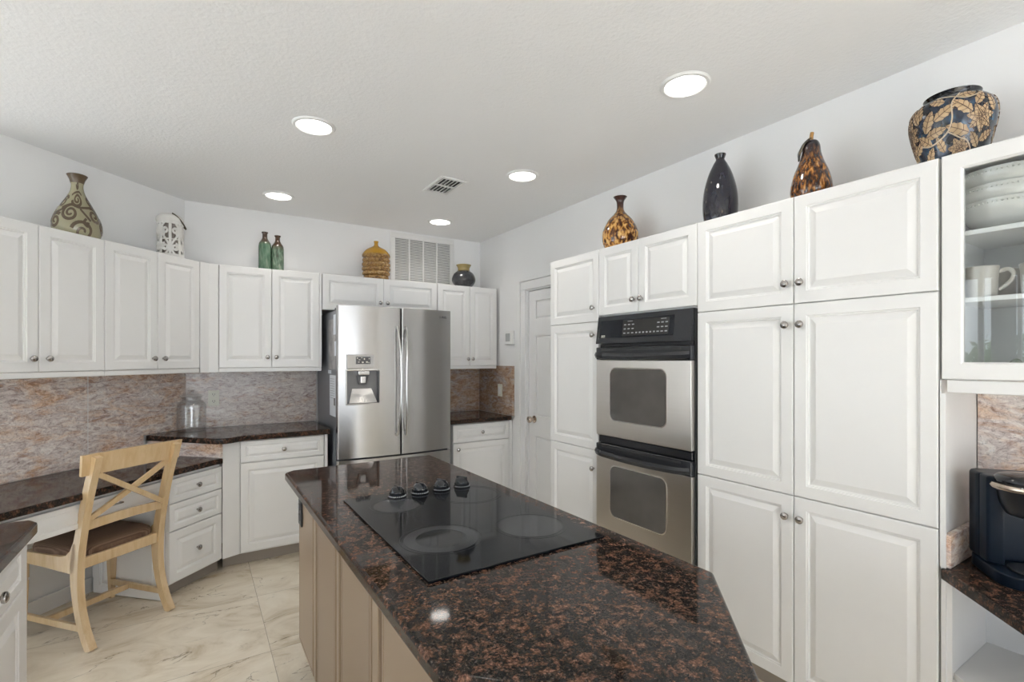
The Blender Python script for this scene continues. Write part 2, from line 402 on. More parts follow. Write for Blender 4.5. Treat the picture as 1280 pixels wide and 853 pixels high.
def Tr(x, y, z): return Matrix.Translation((x, y, z))

# ------------------------------------------------------------------ the room
struct(MB().prism([(XW - 0.1, YF - 0.1), (XR + 0.1, YF - 0.1), (XR + 0.1, YW + 0.1), (XW - 0.1, YW + 0.1)], -0.05, 0).build('floor', 'floor'))
struct(MB().prism([(XW - 0.1, YF - 0.1), (XR + 0.1, YF - 0.1), (XR + 0.1, YW + 0.1), (XW - 0.1, YW + 0.1)], CEIL, CEIL + 0.05).build('ceiling', 'ceiling'))
CORN = YW - LW                       # x of the corner between angled wall and fridge wall
struct(MB().box(XW - 0.1, XR + 0.1, YW, YW + 0.1, 0, CEIL).build('wall_back', 'wall'))
DY0, DY1, DZ = 2.80, 3.60, 2.035     # doorway in the right wall
w = MB()
w.box(XR, XR + 0.1, DY1, YW + 0.1, 0, CEIL); w.box(XR, XR + 0.1, YF - 0.1, DY0, 0, CEIL); w.box(XR, XR + 0.1, DY0, DY1, DZ, CEIL)
struct(w.build('wall_right', 'wall'))
struct(MB().prism([(XL, XL + LW), (CORN, YW), (CORN - 0.14, YW), (XL - 0.07, XL + LW + 0.07)], 0, CEIL).build('wall_angled', 'wall'))
w = MB()
w.box(XW - 0.1, XW, YF - 0.1, WIN[0], 0, CEIL); w.box(XW - 0.1, XW, WIN[1], YW + 0.1, 0, CEIL); w.box(XW - 0.1, XW, WIN[0], WIN[1], WIN[3], CEIL)
struct(w.build('wall_left', 'wall'))
w = MB()
w.box(XW - 0.1, SLD[0], YF - 0.1, YF, 0, CEIL); w.box(SLD[1], XR + 0.1, YF - 0.1, YF, 0, CEIL); w.box(SLD[0], SLD[1], YF - 0.1, YF, SLD[3], CEIL)
struct(w.build('wall_front', 'wall'))
struct(MB().prism([(XL + 0.01, XL + LW - 0.002), (-0.33, -0.33 + LW - 0.002), (-0.33, -0.33 + LW - 0.022), (XL + 0.01, XL + LW - 0.022)], 0, 0.09).build('baseboard_angled', 'doorpaint'))
# sink window and glass doors
def window(name, horizontal, a0, a1, z0, z1, plane, muns, T):
    f = MB(); t = 0.06
    f.box(a0, a0 + t, -0.07, -0.02, z0 + t + 0.0002, z1 - t - 0.0002); f.box(a1 - t, a1, -0.07, -0.02, z0 + t + 0.0002, z1 - t - 0.0002); f.box(a0, a1, -0.07, -0.02, z0, z0 + t); f.box(a0, a1, -0.07, -0.02, z1 - t, z1)
    for k, hw_ in muns: f.box(k - hw_, k + hw_, -0.07, -0.02, z0 + t + 0.0002, z1 - t - 0.0002)
    o = struct(f.build(name, 'doorpaint')); o.matrix_world = T
    g = MB().box(a0 + 0.03, a1 - 0.03, -0.047, -0.043, z0 + 0.03, z1 - 0.03).build('window_glass', 'glass', o)
    return o
window('window_1', False, WIN[0], WIN[1], WIN[2], WIN[3], XW, ((1.838, 0.022), (1.527, 0.014), (2.7, 0.03), (3.5, 0.03), (1.0, 0.03)), Tr(XW, 0, 0) @ Matrix.Rotation(PI / 2, 4, 'Z'))
window('window_2', True, SLD[0], SLD[1], SLD[2], SLD[3], YF, ((-1.05, 0.03), (-0.2, 0.03), (0.65, 0.03)), Tr(0, YF, 0) @ Matrix.Rotation(0, 4, 'Z'))
vb = thing('vertical_blind', 'pale vertical blind slats drawn together, mirrored in the cabinet glass', 'blind', (XW + 0.05, 1.655, 0))
MB().box(-0.02, 0.02, -0.075, 0.075, 2.33, 2.365, 0.003, 1).build('head_rail', 'whiteplastic', vb)
for k in range(9): MB().box(-0.040, 0.040, -0.0012, 0.0012, 0.04, 2.329, 0, 1, Tr(0, -0.06 + 0.015 * k, 0) @ Matrix.Rotation(1.15, 4, 'Z')).build('slat', 'curtain', vb)
# right wall door: casing, six-panel slab, knob
c = MB()
for ya, yb, yc, yd in ((DY1 + 0.01, DY1 + 0.0775, DY1 + 0.078, DY1 + 0.105), (DY0 - 0.0775, DY0 - 0.01, DY0 - 0.105, DY0 - 0.078)):
    c.box(XR - 0.022, XR, ya, yb, 0, DZ + 0.0095, 0.004); c.box(XR - 0.034, XR, yc, yd, 0, DZ + 0.0845, 0.005)
c.box(XR - 0.022, XR, DY0 - 0.0775, DY1 + 0.0775, DZ + 0.01, DZ + 0.0845, 0.004); c.box(XR - 0.034, XR, DY0 - 0.105, DY1 + 0.105, DZ + 0.085, DZ + 0.112, 0.005)
struct(c.build('trim_1', 'doorpaint'))
d = MB()
d.box(0, DY1 - DY0 - 0.012, 0.012, 0.047, 0.005, DZ - 0.006)
dw = DY1 - DY0 - 0.012
for (a, b_) in ((0.105, dw / 2 - 0.05), (dw / 2 + 0.05, dw - 0.105)):
    for (z0, z1) in ((0.20, 0.76), (0.95, 1.63), (1.79, 1.935)):
        d.nest(a, b_, z0, z1, [(0.0, 0.012), (0.012, 0.003), (0.03, 0.006), (0.055, 0.004)], 0.02)
# rails and stiles proud of the panels' grooves
for (a, b_) in ((0, 0.1), (dw / 2 - 0.045, dw / 2 + 0.045), (dw - 0.1, dw)): d.box(a, b_, 0.0, 0.02, 0.005, DZ - 0.006, 0.002, 1)
for (z0, z1) in ((0.005, 0.195), (0.765, 0.945), (1.635, 1.785), (1.94, DZ - 0.006)): d.box(0, dw, 0.0003, 0.02, z0, z1, 0.002, 1)
door = struct(d.build('door_1', 'doorpaint', ang=25)); door.location = (XR + 0.012, DY1 - 0.006, 0); door.rotation_euler = (0, 0, -PI / 2)
k = MB().lathe([(0.0, 0), (0.030, 0), (0.031, 0.006), (0.013, 0.012), (0.012, 0.034), (0.024, 0.040), (0.029, 0.052), (0.027, 0.064), (0.014, 0.071), (0, 0.072)], 28, Tr(0.085, 0, 0.914) @ Rx(PI / 2), False, False)
k.build('door_knob', 'copper', door)

# ------------------------------------------------------------------ cabinet parts
DOOR_PROF = [(0.0, 0.004), (0.0012, 0.0012), (0.004, 0.0), (0.048, 0.0), (0.0505, 0.0035), (0.0545, 0.0045), (0.0575, 0.0095), (0.062, 0.0100), (0.084, 0.0015), (0.0865, 0.0008)]
def prof_for(w, h, flat=False):
    k = min(1.0, min(w, h) / 0.235)
    return [(d * k if d > 0.005 else d, y) for d, y in DOOR_PROF]
KNOB = [(0.0, 0), (0.0065, 0), (0.006, 0.010), (0.0075, 0.013), (0.0145, 0.016), (0.0160, 0.020), (0.0150, 0.025), (0.010, 0.0285), (0.0, 0.0295)]
def knob(parent, x, z):
    return MB().lathe(KNOB, 20, Tr(x, 0, z) @ Rx(PI / 2), False, False).build('knob', 'nickel', parent)
def door(parent, x0, x1, z0, z1, kx=None, kz=None, name='door', mat='cabinet'):
    g = 0.0016
    o = MB().nest(x0 + g, x1 - g, z0 + g, z1 - g, prof_for(x1 - x0, z1 - z0), 0.019).build(name, mat, parent, ang=20)
    if kx is not None: knob(o, kx, kz)
    return o
def drawer(parent, x0, x1, z0, z1): return door(parent, x0, x1, z0, z1, (x0 + x1) / 2, (z0 + z1) / 2, 'drawer_front')

# ------------------------------------------------------------------ tall cabinets (local x runs towards -Y, local y into the wall)
def tall(name, label, y_left, group=None): return thing(name, label, 'cabinet', (XF, y_left, 0), -PI / 2, group)
DEP = XR - XF - 0.004
P1, P2, P3 = 1.668, 0.876, 0.092
# narrow one beside the door
t = tall('pantry_cabinet', 'narrow tall white pantry cabinet between the ovens and the panelled door', 2.752)
wd = 2.752 - 2.262
MB().box(0.001, wd - 0.001, 0.0195, DEP, P3, TOP, 0.001, 1).build('body', 'cabinet', t)
MB().box(0.02, wd - 0.02, 0.06, DEP, 0, P3).build('toe_kick', 'toeshade', t)
for z0, z1, kz in ((P3, P2, 0.762), (P2, P1, 1.588), (P1, TOP, 1.756)): door(t, 0, wd, z0, z1, wd - 0.042, kz)
# oven housing
OY = 2.262; OW = 2.262 - 1.558
t = tall('oven_cabinet', 'white cabinet housing the double oven with a pair of small doors above it', OY)
b = MB(); b.box(0.001, 0.016, 0.0195, DEP, P3, 1.705); b.box(OW - 0.016, OW - 0.001, 0.0195, DEP, P3, 1.705)
b.box(0.001, OW - 0.001, 0.0195, DEP, 1.697, TOP); b.box(0.016, OW - 0.016, 0.0195, DEP, P3, 0.385); b.box(0.016, OW - 0.016, DEP - 0.01, DEP, 0.385, 1.70)
b.build('body', 'cabinet', t)
MB().box(0.02, OW - 0.02, 0.06, DEP, 0, P3).build('toe_kick', 'toeshade', t)
hw = OW * 0.455
door(t, 0, hw, 1.702, TOP, hw - 0.030, 1.775); door(t, hw, OW, 1.702, TOP, hw + 0.030, 1.775)
drawer(t, 0, OW, P3, 0.385)
# big pantry, six doors
PY = 1.557; PW = 1.557 - 0.619; PM = 1.557 - 1.092
t = tall('pantry_cabinet', 'tall white six-door pantry cabinet between the ovens and the glass-door cabinet', PY)
MB().box(0.001, PW - 0.001, 0.0195, DEP, P3, TOP, 0.001, 1).build('body', 'cabinet', t)
MB().box(0.02, PW - 0.02, 0.06, DEP, 0, P3).build('toe_kick', 'toeshade', t)
for z0, z1, kz in ((P3, P2, 0.789), (P2, P1, 1.582), (P1, TOP, 1.753)):
    door(t, 0, PM, z0, z1, PM - 0.027, kz); door(t, PM, PW, z0, z1, PM + 0.033, kz)

# ------------------------------------------------------------------ glass cabinet and coffee nook
NW = 2.445                                  # face of the nook's back wall
NY0, NY1 = -0.35, 0.613
struct(MB().box(NW, XR, NY0, NY1 + 0.004, 0, TOP).build('wall_nook', 'wall'))
t = thing('glass_cabinet', 'white glass-door cabinet holding bowls and mugs above the coffee maker', 'cabinet', (XF, NY1, 0), -PI / 2)
GW = 0.50; GD = NW - XF - 0.002
b = MB(); b.box(0, 0.018, 0.02, GD, BOT, TOP); b.box(GW - 0.018, GW, 0.02, GD, BOT, TOP); b.box(0.018, GW - 0.018, 0.02, GD, TOP - 0.018, TOP); b.box(0.018, GW - 0.018, 0.02, GD, BOT, BOT + 0.018)
b.build('body', 'cabinet', t)
MB().box(0.018, GW - 0.018, GD - 0.008, GD, BOT + 0.018, TOP - 0.018).build('back_panel', 'interior', t)
for z in (1.625, 1.842): MB().box(0.018, GW - 0.018, 0.03, GD - 0.008, z, z + 0.016, 0.002, 1).build('shelf', 'rail', t)
fz0, fz1 = BOT + 0.002, TOP - 0.001
fw = 0.055
d = MB()
vs = []; fs = []
rings = [(0, 0.02), (0, 0.003), (0.003, 0.0), (fw - 0.006, 0.0), (fw, 0.006), (fw, 0.02)]
for dd, y in rings: vs += [(dd + 0.001, y, fz0 + dd), (GW - dd - 0.001, y, fz0 + dd), (GW - dd - 0.001, y, fz1 - dd), (dd + 0.001, y, fz1 - dd)]
for i in range(6):
    j = (i + 1) % 6
    for q in range(4): fs.append((i * 4 + q, i * 4 + (q + 1) % 4, j * 4 + (q + 1) % 4, j * 4 + q))
d.add(vs, fs)
dr = d.build('door', 'cabinet', t, ang=25)
MB().box(fw - 0.004, GW - fw + 0.004, 0.010, 0.013, fz0 + fw - 0.004, fz1 - fw + 0.004).build('glass_pane', 'glass', dr)
MB().box(0.014, GW, 0.004, 0.022, BOT - 0.042, BOT - 0.001, 0.002, 1).build('light_rail', 'rail', t)
G0 = 1.2
# nook below
tag(MB().box(NW - 0.016, NW - 0.001, NY0, NY1 - 0.002, 0.752, BOT - 0.001).build('backsplash', 'splash'), 'grey and rust granite backsplash behind the coffee maker', 'backsplash')
t = thing('shelf_unit', 'white open base unit with a low shelf under the coffee counter', 'shelf unit', (XF, NY1, 0), -PI / 2)
MB().box(0.0, 0.026, 0.012, NW - XF - 0.001, 0, 0.713).build('side_panel', 'cabinet', t)
pl = [(0.026, 0.03), (0.32, -0.262), (0.92, -0.262), (0.92, 0.366), (0.026, 0.366)]
MB().prism(pl, 0.385, 0.408, 0.002, 1).build('shelf', 'cabinet', t)
MB().prism([(0.026, 0.07), (0.34, -0.22), (0.92, -0.22), (0.92, 0.366), (0.026, 0.366)], 0, 0.09).build('toe_kick', 'toeshade', t)
MB().box(0.026, 0.92, 0.355, 0.3695, 0.408, 0.713).build('back_panel', 'interior', t)
MB().box(0.0, 0.012, 0.002, 0.0115, 0.0, BOT - 0.045).build('face_strip', 'cabinet', t)
MB().box(-0.003, 0.0, 0.002, NW - XF - 0.02, 0.755, BOT - 0.002).build('upright_panel', 'cabinet', t)
NC = [(2.07, NY1 - 0.0005), (1.715, 0.258), (1.715, NY0), (NW - 0.017, NY0), (NW - 0.017, NY1 - 0.0005)]
tag(MB().prism(NC, 0.715, 0.752, 0.006, 3).build('countertop', 'granite'), 'low brown granite countertop under the coffee maker', 'countertop')
tag(MB().box(2.082, NW - 0.018, NY1 - 0.024, NY1 - 0.004, 0.753, 0.862, 0.002, 1).build('side_splash', 'splash'), 'short rose granite upstand beside the coffee maker', 'backsplash')

# ------------------------------------------------------------------ double oven
t = thing('double_oven', 'stainless and black double oven built into the white cabinet', 'oven', (XF, OY, 0), -PI / 2)
x0, x1 = 0.012, OW - 0.010
MB().box(0.018, OW - 0.018, 0.0, DEP - 0.02, 0.392, 1.694).build('body', 'blacksatin', t)
cp = MB()
cp.add([(x0, 0, 1.53), (x1, 0, 1.53), (x1, 0, 1.692), (x0, 0, 1.692), (x0, -0.034, 1.53), (x1, -0.034, 1.53), (x1, -0.012, 1.692), (x0, -0.012, 1.692)],
       [(0, 1, 2, 3), (4, 5, 6, 7), (0, 1, 5, 4), (1, 2, 6, 5), (2, 3, 7, 6), (3, 0, 4, 7)])
cpo = cp.build('control_panel', 'blacksatin', t)
tilt = math.atan2(0.022, 0.162)
M['keypad'] = plain('keypad_black', (0.030, 0.029, 0.028), 0.15)
CT = Tr(0, -0.034, 1.53) @ Rx(-tilt)
MB().box(0.04, 0.585, -0.0025, 0.001, 0.032, 0.138, 0.001, 1, CT).build('display', 'blackgloss', cpo)
MB().box(0.225, 0.555, -0.0035, -0.0015, 0.040, 0.130, 0.001, 1, CT).build('keypad', M['keypad'], cpo)
bt = MB()
for cx in (0.245, 0.275, 0.305):
    for cz in (0.056, 0.080, 0.104): bt.box(cx - 0.008, cx + 0.008, -0.0045, -0.003, cz - 0.003, cz + 0.003, 0, 1, CT)
for cx in (0.485, 0.512, 0.539):
    for cz in (0.056, 0.080, 0.104): bt.box(cx - 0.008, cx + 0.008, -0.0045, -0.003, cz - 0.003, cz + 0.003, 0, 1, CT)
for cx in (0.335, 0.36, 0.385, 0.41, 0.435, 0.46): bt.box(cx - 0.006, cx + 0.006, -0.0045, -0.003, 0.052, 0.060, 0, 1, CT)
for a, b_ in ((0.262, 0.300), (0.500, 0.535)): bt.box(a, b_, -0.0045, -0.003, 0.1215, 0.1245, 0, 1, CT)
bt.build('button_marks', 'print', cpo)
lg = MB()
for i, cx in enumerate((0.058, 0.069, 0.080)): lg.box(cx, cx + 0.008, -0.0035, -0.002, 0.040, 0.050, 0.001, 1, CT)
lg.box(0.056, 0.090, -0.0035, -0.002, 0.0365, 0.0380, 0, 1, CT)
lg.build('logo', 'ivory', cpo)
def rrect(x0, x1, z0, z1, r, n=8):
    pts = []
    for cx, cz, a0 in ((x1 - r, z1 - r, 0), (x0 + r, z1 - r, PI / 2), (x0 + r, z0 + r, PI), (x1 - r, z0 + r, 1.5 * PI)):
        for i in range(n + 1):
            a = a0 + PI / 2 * i / n; pts.append((cx + r * math.cos(a), cz + r * math.sin(a)))
    return pts
def odoor(z0, z1, wz0, wz1, hz0, hz1):
    d = MB().box(x0, x1, -0.030, 0.0, z0, z1, 0.004, 2).build('oven_door', 'ovensteel', t)
    TT = Rx(PI / 2)
    MB().prism(rrect(0.130, 0.545, wz0, wz1, 0.045), 0.0302, 0.0322, 0, 1, TT).build('window_frame', 'handlesteel', d)
    MB().prism(rrect(0.136, 0.539, wz0 + 0.006, wz1 - 0.006, 0.040), 0.0325, 0.0340, 0, 1, TT).build('window_glass', 'ovenglass', d)
    h = MB().box(x0, x1, -0.032, 0.0, hz0, hz1, 0.003, 1)
    pts = []
    for i in range(25):
        u = i / 24; xx = x0 + 0.006 + (x1 - x0 - 0.012) * u; e = 4 * u * (1 - u)
        pts.append((xx, -0.034 - 0.030 * min(1, e * 2.2) ** 0.6, hz0 + 0.024 - 0.010 * e + 0.004))
    h.sweep(pts, [(-0.010, -0.022), (0.006, -0.018), (0.012, 0.0), (0.006, 0.016), (-0.010, 0.018)])
    h.build('handle', 'blacksatin', d)
    MB().box(x0 + 0.05, x1 - 0.06, -0.034, -0.031, hz1 - 0.020, hz1 - 0.010).build('vent_slot', 'gap', d)
    return d
odoor(0.985, 1.434, 1.078, 1.390, 1.436, 1.508)
odoor(0.400, 0.858, 0.520, 0.822, 0.860, 0.935)
MB().box(x0 + 0.01, x1 - 0.004, -0.018, 0.0, 0.940, 0.980, 0.003, 1).build('vent_grille', 'black', t)
MB().box(x0 + 0.02, x1 - 0.004, -0.014, 0.0, 1.511, 1.527, 0.002, 1).build('vent_grille', 'black', t)
MB().box(x1 + 0.0005, OW - 0.001, -0.004, 0.018, 0.39, 1.69).build('side_trim', 'gap', t)

# ------------------------------------------------------------------ overhead cabinets on the angled wall
def ang_cab(label, xs, group='overhead cabinets on the angled wall'):
    # xs: world x of the three door edges (fronts on y - x = LF)
    t = thing('overhead_cabinet', label, 'cabinet', (xs[0], xs[0] + LF, 0), PI / 4, group)
    L = [(x - xs[0]) / S2 for x in xs]; dp = (LW - LF) * S2 - 0.003
    MB().box(0.0005, L[2] - 0.0005, 0.0195, dp, BOT, TOP, 0.001, 1).build('body', 'cabinet', t)
    MB().box(0.0005, L[2] - 0.0005, 0.004, 0.022, BOT - 0.030, BOT - 0.0005, 0.003, 1).build('light_rail', 'rail', t)
    door(t, L[0], L[1], BOT, TOP, L[1] - 0.034, 1.442); door(t, L[1], L[2], BOT, TOP, L[1] + 0.036, 1.442)
    return t
ang_cab('white two-door overhead cabinet under the scroll-patterned vase', (-0.888, -0.660, -0.432))
ang_cab('white two-door overhead cabinet under the white openwork lantern', (-0.432, -0.202, 0.022))
# corner filler between the two runs
a = (0.0235, 0.0235 + LF + 0.006); c2 = (0.1335, YB + 0.004)
t = tag(MB().prism([a, (0.075, YB - 0.004), c2, (0.133, YB + 0.15), (-0.03, 4.12)], BOT - 0.030, TOP, 0.001, 1).build('corner_filler', 'cabinet'), 'white corner filler panel joining the angled and straight overhead cabinets', 'filler panel')

# ------------------------------------------------------------------ overhead cabinets on the fridge wall
def back_cab(label, xs, z0, kz, kd=0.030, rail=True, endfill=0.0):
    t = thing('overhead_cabinet', label, 'cabinet', (xs[0], YB, 0), 0, 'overhead cabinets on the fridge wall')
    L = [x - xs[0] for x in xs]; dp = YW - YB - 0.003
    MB().box(0.0005, L[2] + endfill, 0.0195, dp, z0, TOP, 0.001, 1).build('body', 'cabinet', t)
    if rail: MB().box(0.0005, L[2] + endfill, 0.006, 0.024, z0 - 0.030, z0 - 0.0005, 0.003, 1).build('light_rail', 'rail', t)
    if endfill > 0.012: MB().box(L[2], L[2] + endfill, 0.002, 0.019, z0, TOP).build('filler_strip', 'cabinet', t)
    door(t, L[0], L[1], z0, TOP, L[1] - kd, kz); door(t, L[1], L[2], z0, TOP, L[1] + kd, kz)
    return t
back_cab('white two-door overhead cabinet under the two green bottles', (0.135, 0.476, 0.815), BOT, 1.452, 0.030, True, 0.016)
back_cab('wide low white two-door cabinet directly above the refrigerator', (0.836, 1.326, 1.813), 1.826, 1.905, 0.030, False)
back_cab('white two-door overhead cabinet under the dark round pot', (1.818, 2.140, 2.432), BOT, 1.436, 0.024, True, 0.0)

# ------------------------------------------------------------------ base cabinets, desk
Z0 = 0.10
t = thing('base_cabinet', 'white base cabinet with one drawer over a door beside the refrigerator', 'cabinet', (0.255, 3.872, 0), 0)
MB().box(0.0, 0.577, 0.0195, YW - 3.872 - 0.003, Z0 - 0.01, 0.874).build('body', 'cabinet', t)
MB().box(-0.10, 0.565, 0.085, 0.10, 0, Z0 - 0.01).build('toe_kick', 'toeshade', t)
drawer(t, 0, 0.553, 0.722, 0.870); door(t, 0, 0.553, Z0, 0.718)
MB().box(0.556, 0.577, 0.004, 0.019, Z0, 0.874).build('filler_strip', 'cabinet', t)
MB().prism([(-0.107, -0.038), (-0.002, 0.006), (-0.002, 0.08), (-0.085, 0.08)], Z0 - 0.005, 0.874, 0.001, 1).build('filler_panel', 'cabinet', t)
t = thing('base_cabinet', 'white base cabinet with one drawer over a door beside the panelled door', 'cabinet', (1.855, 3.842, 0), 0)
MB().box(0.0, 0.605, 0.0195, YW - 3.842 - 0.003, Z0 - 0.01, 0.874).build('body', 'cabinet', t)
MB().box(0.0, 0.605, 0.07, 0.09, 0, Z0 - 0.01).build('toe_kick', 'toeshade', t)
drawer(t, 0, 0.568, 0.712, 0.868); door(t, 0, 0.568, Z0, 0.708, 0.045, 0.655)
MB().box(0.571, 0.605, 0.004, 0.019, Z0, 0.874).build('filler_strip', 'cabinet', t)
tag(MB().prism([(1.80, YW - 0.022), (1.80, 3.905), (1.83, 3.818), (XR - 0.0225, 3.818), (XR - 0.0225, YW - 0.022)], 0.876, 0.914, 0.007, 3).build('countertop', 'granite'), 'short brown granite countertop between the refrigerator and the panelled door', 'countertop')
CL = [(-0.292, 4.214), (0.098, 3.795), (0.150, 3.762), (0.20, 3.778), (0.285, 3.845), (0.848, 3.845), (0.848, YW - 0.022), (-0.068, YW - 0.022)]
tag(MB().prism(CL, 0.876, 0.914, 0.007, 3).build('countertop', 'granite'), 'brown granite countertop with a pointed end holding the glass jar', 'countertop')
# desk
DK = 3.690                                   # drawer fronts on y - x = DK
ox = -0.134
t = thing('drawer_cabinet', 'white three-drawer desk cabinet beside the kneehole', 'cabinet', (ox, ox + DK, 0), PI / 4)
dwid = 0.282 / S2 - 0.002
MB().box(0.001, dwid - 0.001, 0.0195, 0.575, Z0 - 0.01, 0.742).build('body', 'cabinet', t)
MB().box(0.0, dwid + 0.05, 0.085, 0.10, 0, Z0 - 0.012).build('toe_kick', 'toeshade', t)
sp = MB().nest(-0.555, -0.03, 0.005, 0.735, prof_for(0.5, 0.6), 0.010, Matrix.Rotation(-PI / 2, 4, 'Z') @ Tr(0, -0.0105, 0))
sp.build('side_panel', 'cabinet', t, ang=20)
for z0, z1 in ((Z0, 0.406), (0.410, 0.572), (0.576, 0.722)): drawer(t, 0, dwid, z0, z1)
t = thing('desk', 'white desk frame with a long pencil drawer under the granite desktop', 'desk', (-0.75, -0.75 + DK + 0.012, 0), PI / 4)
aw = (-0.134 + 0.75) / S2 - 0.008
MB().nest(0, aw, 0.600, 0.722, [(0, 0.003), (0.003, 0), (0.024, 0), (0.028, 0.004), (0.036, 0.004), (0.05, 0.0)], 0.02).build('drawer_front', 'cabinet', t, ang=20)
MB().box(0.02, aw - 0.02, 0.021, 0.30, 0.615, 0.735).build('drawer_box', 'cabinet', t)
p = MB(); hx = (-0.375 + 0.75) / S2
p.tube([(hx - 0.045, 0, 0.675), (hx - 0.043, -0.022, 0.675), (hx - 0.02, -0.03, 0.678), (hx + 0.02, -0.03, 0.678), (hx + 0.043, -0.022, 0.675), (hx + 0.045, 0, 0.675)], 0.005, 10)
p.build('pull', 'nickel', t)
MB().box(-0.08, -0.062, 0.02, 0.46, 0.0, 0.742, 0.001, 1).build('light_block_panel', 'cabinet', t)  # unseen panel added to keep window light out of the kneehole
DT = [(XL + 0.012, XL + 0.012 + 3.657), (0.115, 3.772), (0.152, 3.788), (0.135, 3.82), (-0.272, 4.227), (-0.3, -0.3 + 4.509), (XL + 0.012, XL + 0.012 + 4.509)]
tag(MB().prism(DT, 0.744, 0.780, 0.007, 3).build('desktop', 'granite'), 'long brown granite desktop along the angled wall behind the chair', 'countertop')
def ang_slab(xa, xb, off, th, z0, z1):
    ya, yb = xa + LW - off, xb + LW - off; n = (th * S2, -th * S2)
    return MB().prism([(xa, ya), (xb, yb), (xb + n[0], yb + n[1]), (xa + n[0], ya + n[1])], z0, z1, 0.001, 1)
tag(ang_slab(XL + 0.02, -0.573, 0.002, 0.019, 0.7805, BOT - 0.002).build('backsplash', 'splash'), 'rose granite backsplash slab on the angled wall, ending at the pale vertical seam', 'backsplash')
sm_ = tag(ang_slab(-0.5728, -0.5702, 0.001, 0.0195, 0.7805, BOT - 0.002).build('caulk_seam', 'whiteplastic'), 'pale vertical seam between the two backsplash slabs behind the chair', 'seam')
tag(ang_slab(-0.570, CORN - 0.004, 0.002, 0.019, 0.7805 + 0.1345, BOT - 0.002).build('backsplash', 'splash'), 'rust-veined granite backsplash slab between the pale vertical seam and the glass jar', 'backsplash')
tag(ang_slab(-0.570, -0.315, 0.002, 0.0189, 0.7805, 0.9148).build('backsplash', 'splash'), 'low rose granite backsplash strip just above the desktop behind the chair', 'backsplash')
tag(MB().box(CORN + 0.0098, 0.8625, YW - 0.0205, YW - 0.002, 0.9145, BOT - 0.002).build('backsplash', 'splashgrey'), 'grey and rust granite backsplash behind the ivory outlet', 'backsplash')
tag(MB().box(1.79, XR - 0.022, YW - 0.0205, YW - 0.002, 0.9145, BOT - 0.002).build('backsplash', 'splashwarm'), 'rusty brown granite backsplash just beside the refrigerator', 'backsplash')
tag(MB().box(XR - 0.0205, XR - 0.002, 3.812, YW - 0.021, 0.9145, 1.371).build('backsplash', 'splashwarm'), 'rust granite backsplash with the light switch beside the panelled door', 'backsplash')
tag(MB().prism([(-0.285, 4.228), (0.136, 3.807), (0.149, 3.820), (-0.272, 4.241)], 0.7805, 0.8755).build('step_splash', 'splash'), 'small rose granite riser between the desktop and the higher countertop', 'backsplash')
# foreground cabinet
t = thing('base_cabinet', 'white drawer base cabinet under the foreground granite corner', 'cabinet', (-0.458, -0.6, 0), PI / 2)
MB().box(0.0, 2.790, 0.0195, 0.615, Z0 - 0.01, 0.874).build('body', 'cabinet', t)
MB().box(0.0, 2.77, 0.07, 0.09, 0, Z0 - 0.01).build('toe_kick', 'toeshade', t)
for i in range(5):
    a1 = 2.745 - 0.55 * i; a0 = max(0.0, a1 - 0.55)
    drawer(t, a0, a1, 0.722, 0.868); door(t, a0, a1, Z0, 0.718, a0 + 0.04, 0.66)
MB().box(2.748, 2.790, 0.003, 0.019, Z0, 0.874).build('filler_strip', 'cabinet', t)
tag(MB().prism([(XL + 0.004, -0.6), (-0.432, -0.6), (-0.432, 2.178), (-0.458, 2.222), (XL + 0.004, 2.222)], 0.876, 0.914, 0.008, 2).build('countertop', 'granite'), 'brown granite countertop corner in the foreground beside the chair', 'countertop')

# ------------------------------------------------------------------ island and cooktop
IX0, IX1, IY1 = 0.346, 1.085, 2.535
t = thing('island_cabinet', 'taupe kitchen island cabinet with flat panels under the granite top', 'island', (0.72, 1.5, 0))
T0 = Tr(-0.72, -1.5, 0)
body = [(0.421, 2.478), (1.040, 2.478), (1.040, 0.79), (0.77, 0.52), (0.69, 0.52), (0.421, 0.79)]
MB().prism(body, 0.10, 0.866, 0, 1, T0).build('body', 'taupeshade', t)
MB().prism([(0.48, 2.42), (0.99, 2.42), (0.99, 0.82), (0.75, 0.58), (0.71, 0.58), (0.48, 0.82)], 0.0, 0.10, 0, 1, T0).build('toe_kick', 'toeshade', t)
MB().prism([(0.396, 2.5), (1.062, 2.5), (1.062, 0.775), (0.78, 0.49), (0.68, 0.49), (0.396, 0.775)], 0.848, 0.8745, 0.004, 2, T0).build('top_molding', 'taupeframe', t)
TI = T0 @ Tr(0.405, 0, 0) @ Matrix.Rotation(-PI / 2, 4, 'Z')     # local x = -Y, local y = +X
for (ya, yb) in ((2.478, 2.150), (2.072, 1.765), (1.690, 1.355), (1.262, 0.93)):
    d = MB().nest(-ya, -yb, 0.135, 0.842, [(0, 0.002), (0.002, 0.0), (0.012, 0.0), (0.0135, 0.004), (0.016, 0.004), (0.0175, 0.0)], 0.0158, TI)
    d.build('panel', 'taupe', t, ang=20)
for (ya, yb) in ((2.142, 2.106), (1.757, 1.720), (1.347, 1.296)):
    MB().box(-ya, -yb, 0.001, 0.0158, 0.135, 0.842, 0.002, 1, TI).build('stile', 'taupeframe', t)
t2 = thing('countertop', 'brown speckled granite island top around the black cooktop', 'countertop', (0.715, 1.5, 0.875))
IT = [(IX0, 2.498), (0.384, IY1), (IX1 - 0.012, IY1), (IX1, IY1 - 0.012), (IX1, 0.765), (0.775, 0.455), (0.656, 0.455), (IX0, 0.765)]
MB().prism(IT, 0, 0.0385, 0.010, 3, Tr(-0.715, -1.5, 0)).build('slab', 'granite', t2, ang=50)
o = thing('outlet', 'black outlet plate on the far end of the taupe island side', 'outlet', (0.404, 2.415, 0.745), -PI / 2)
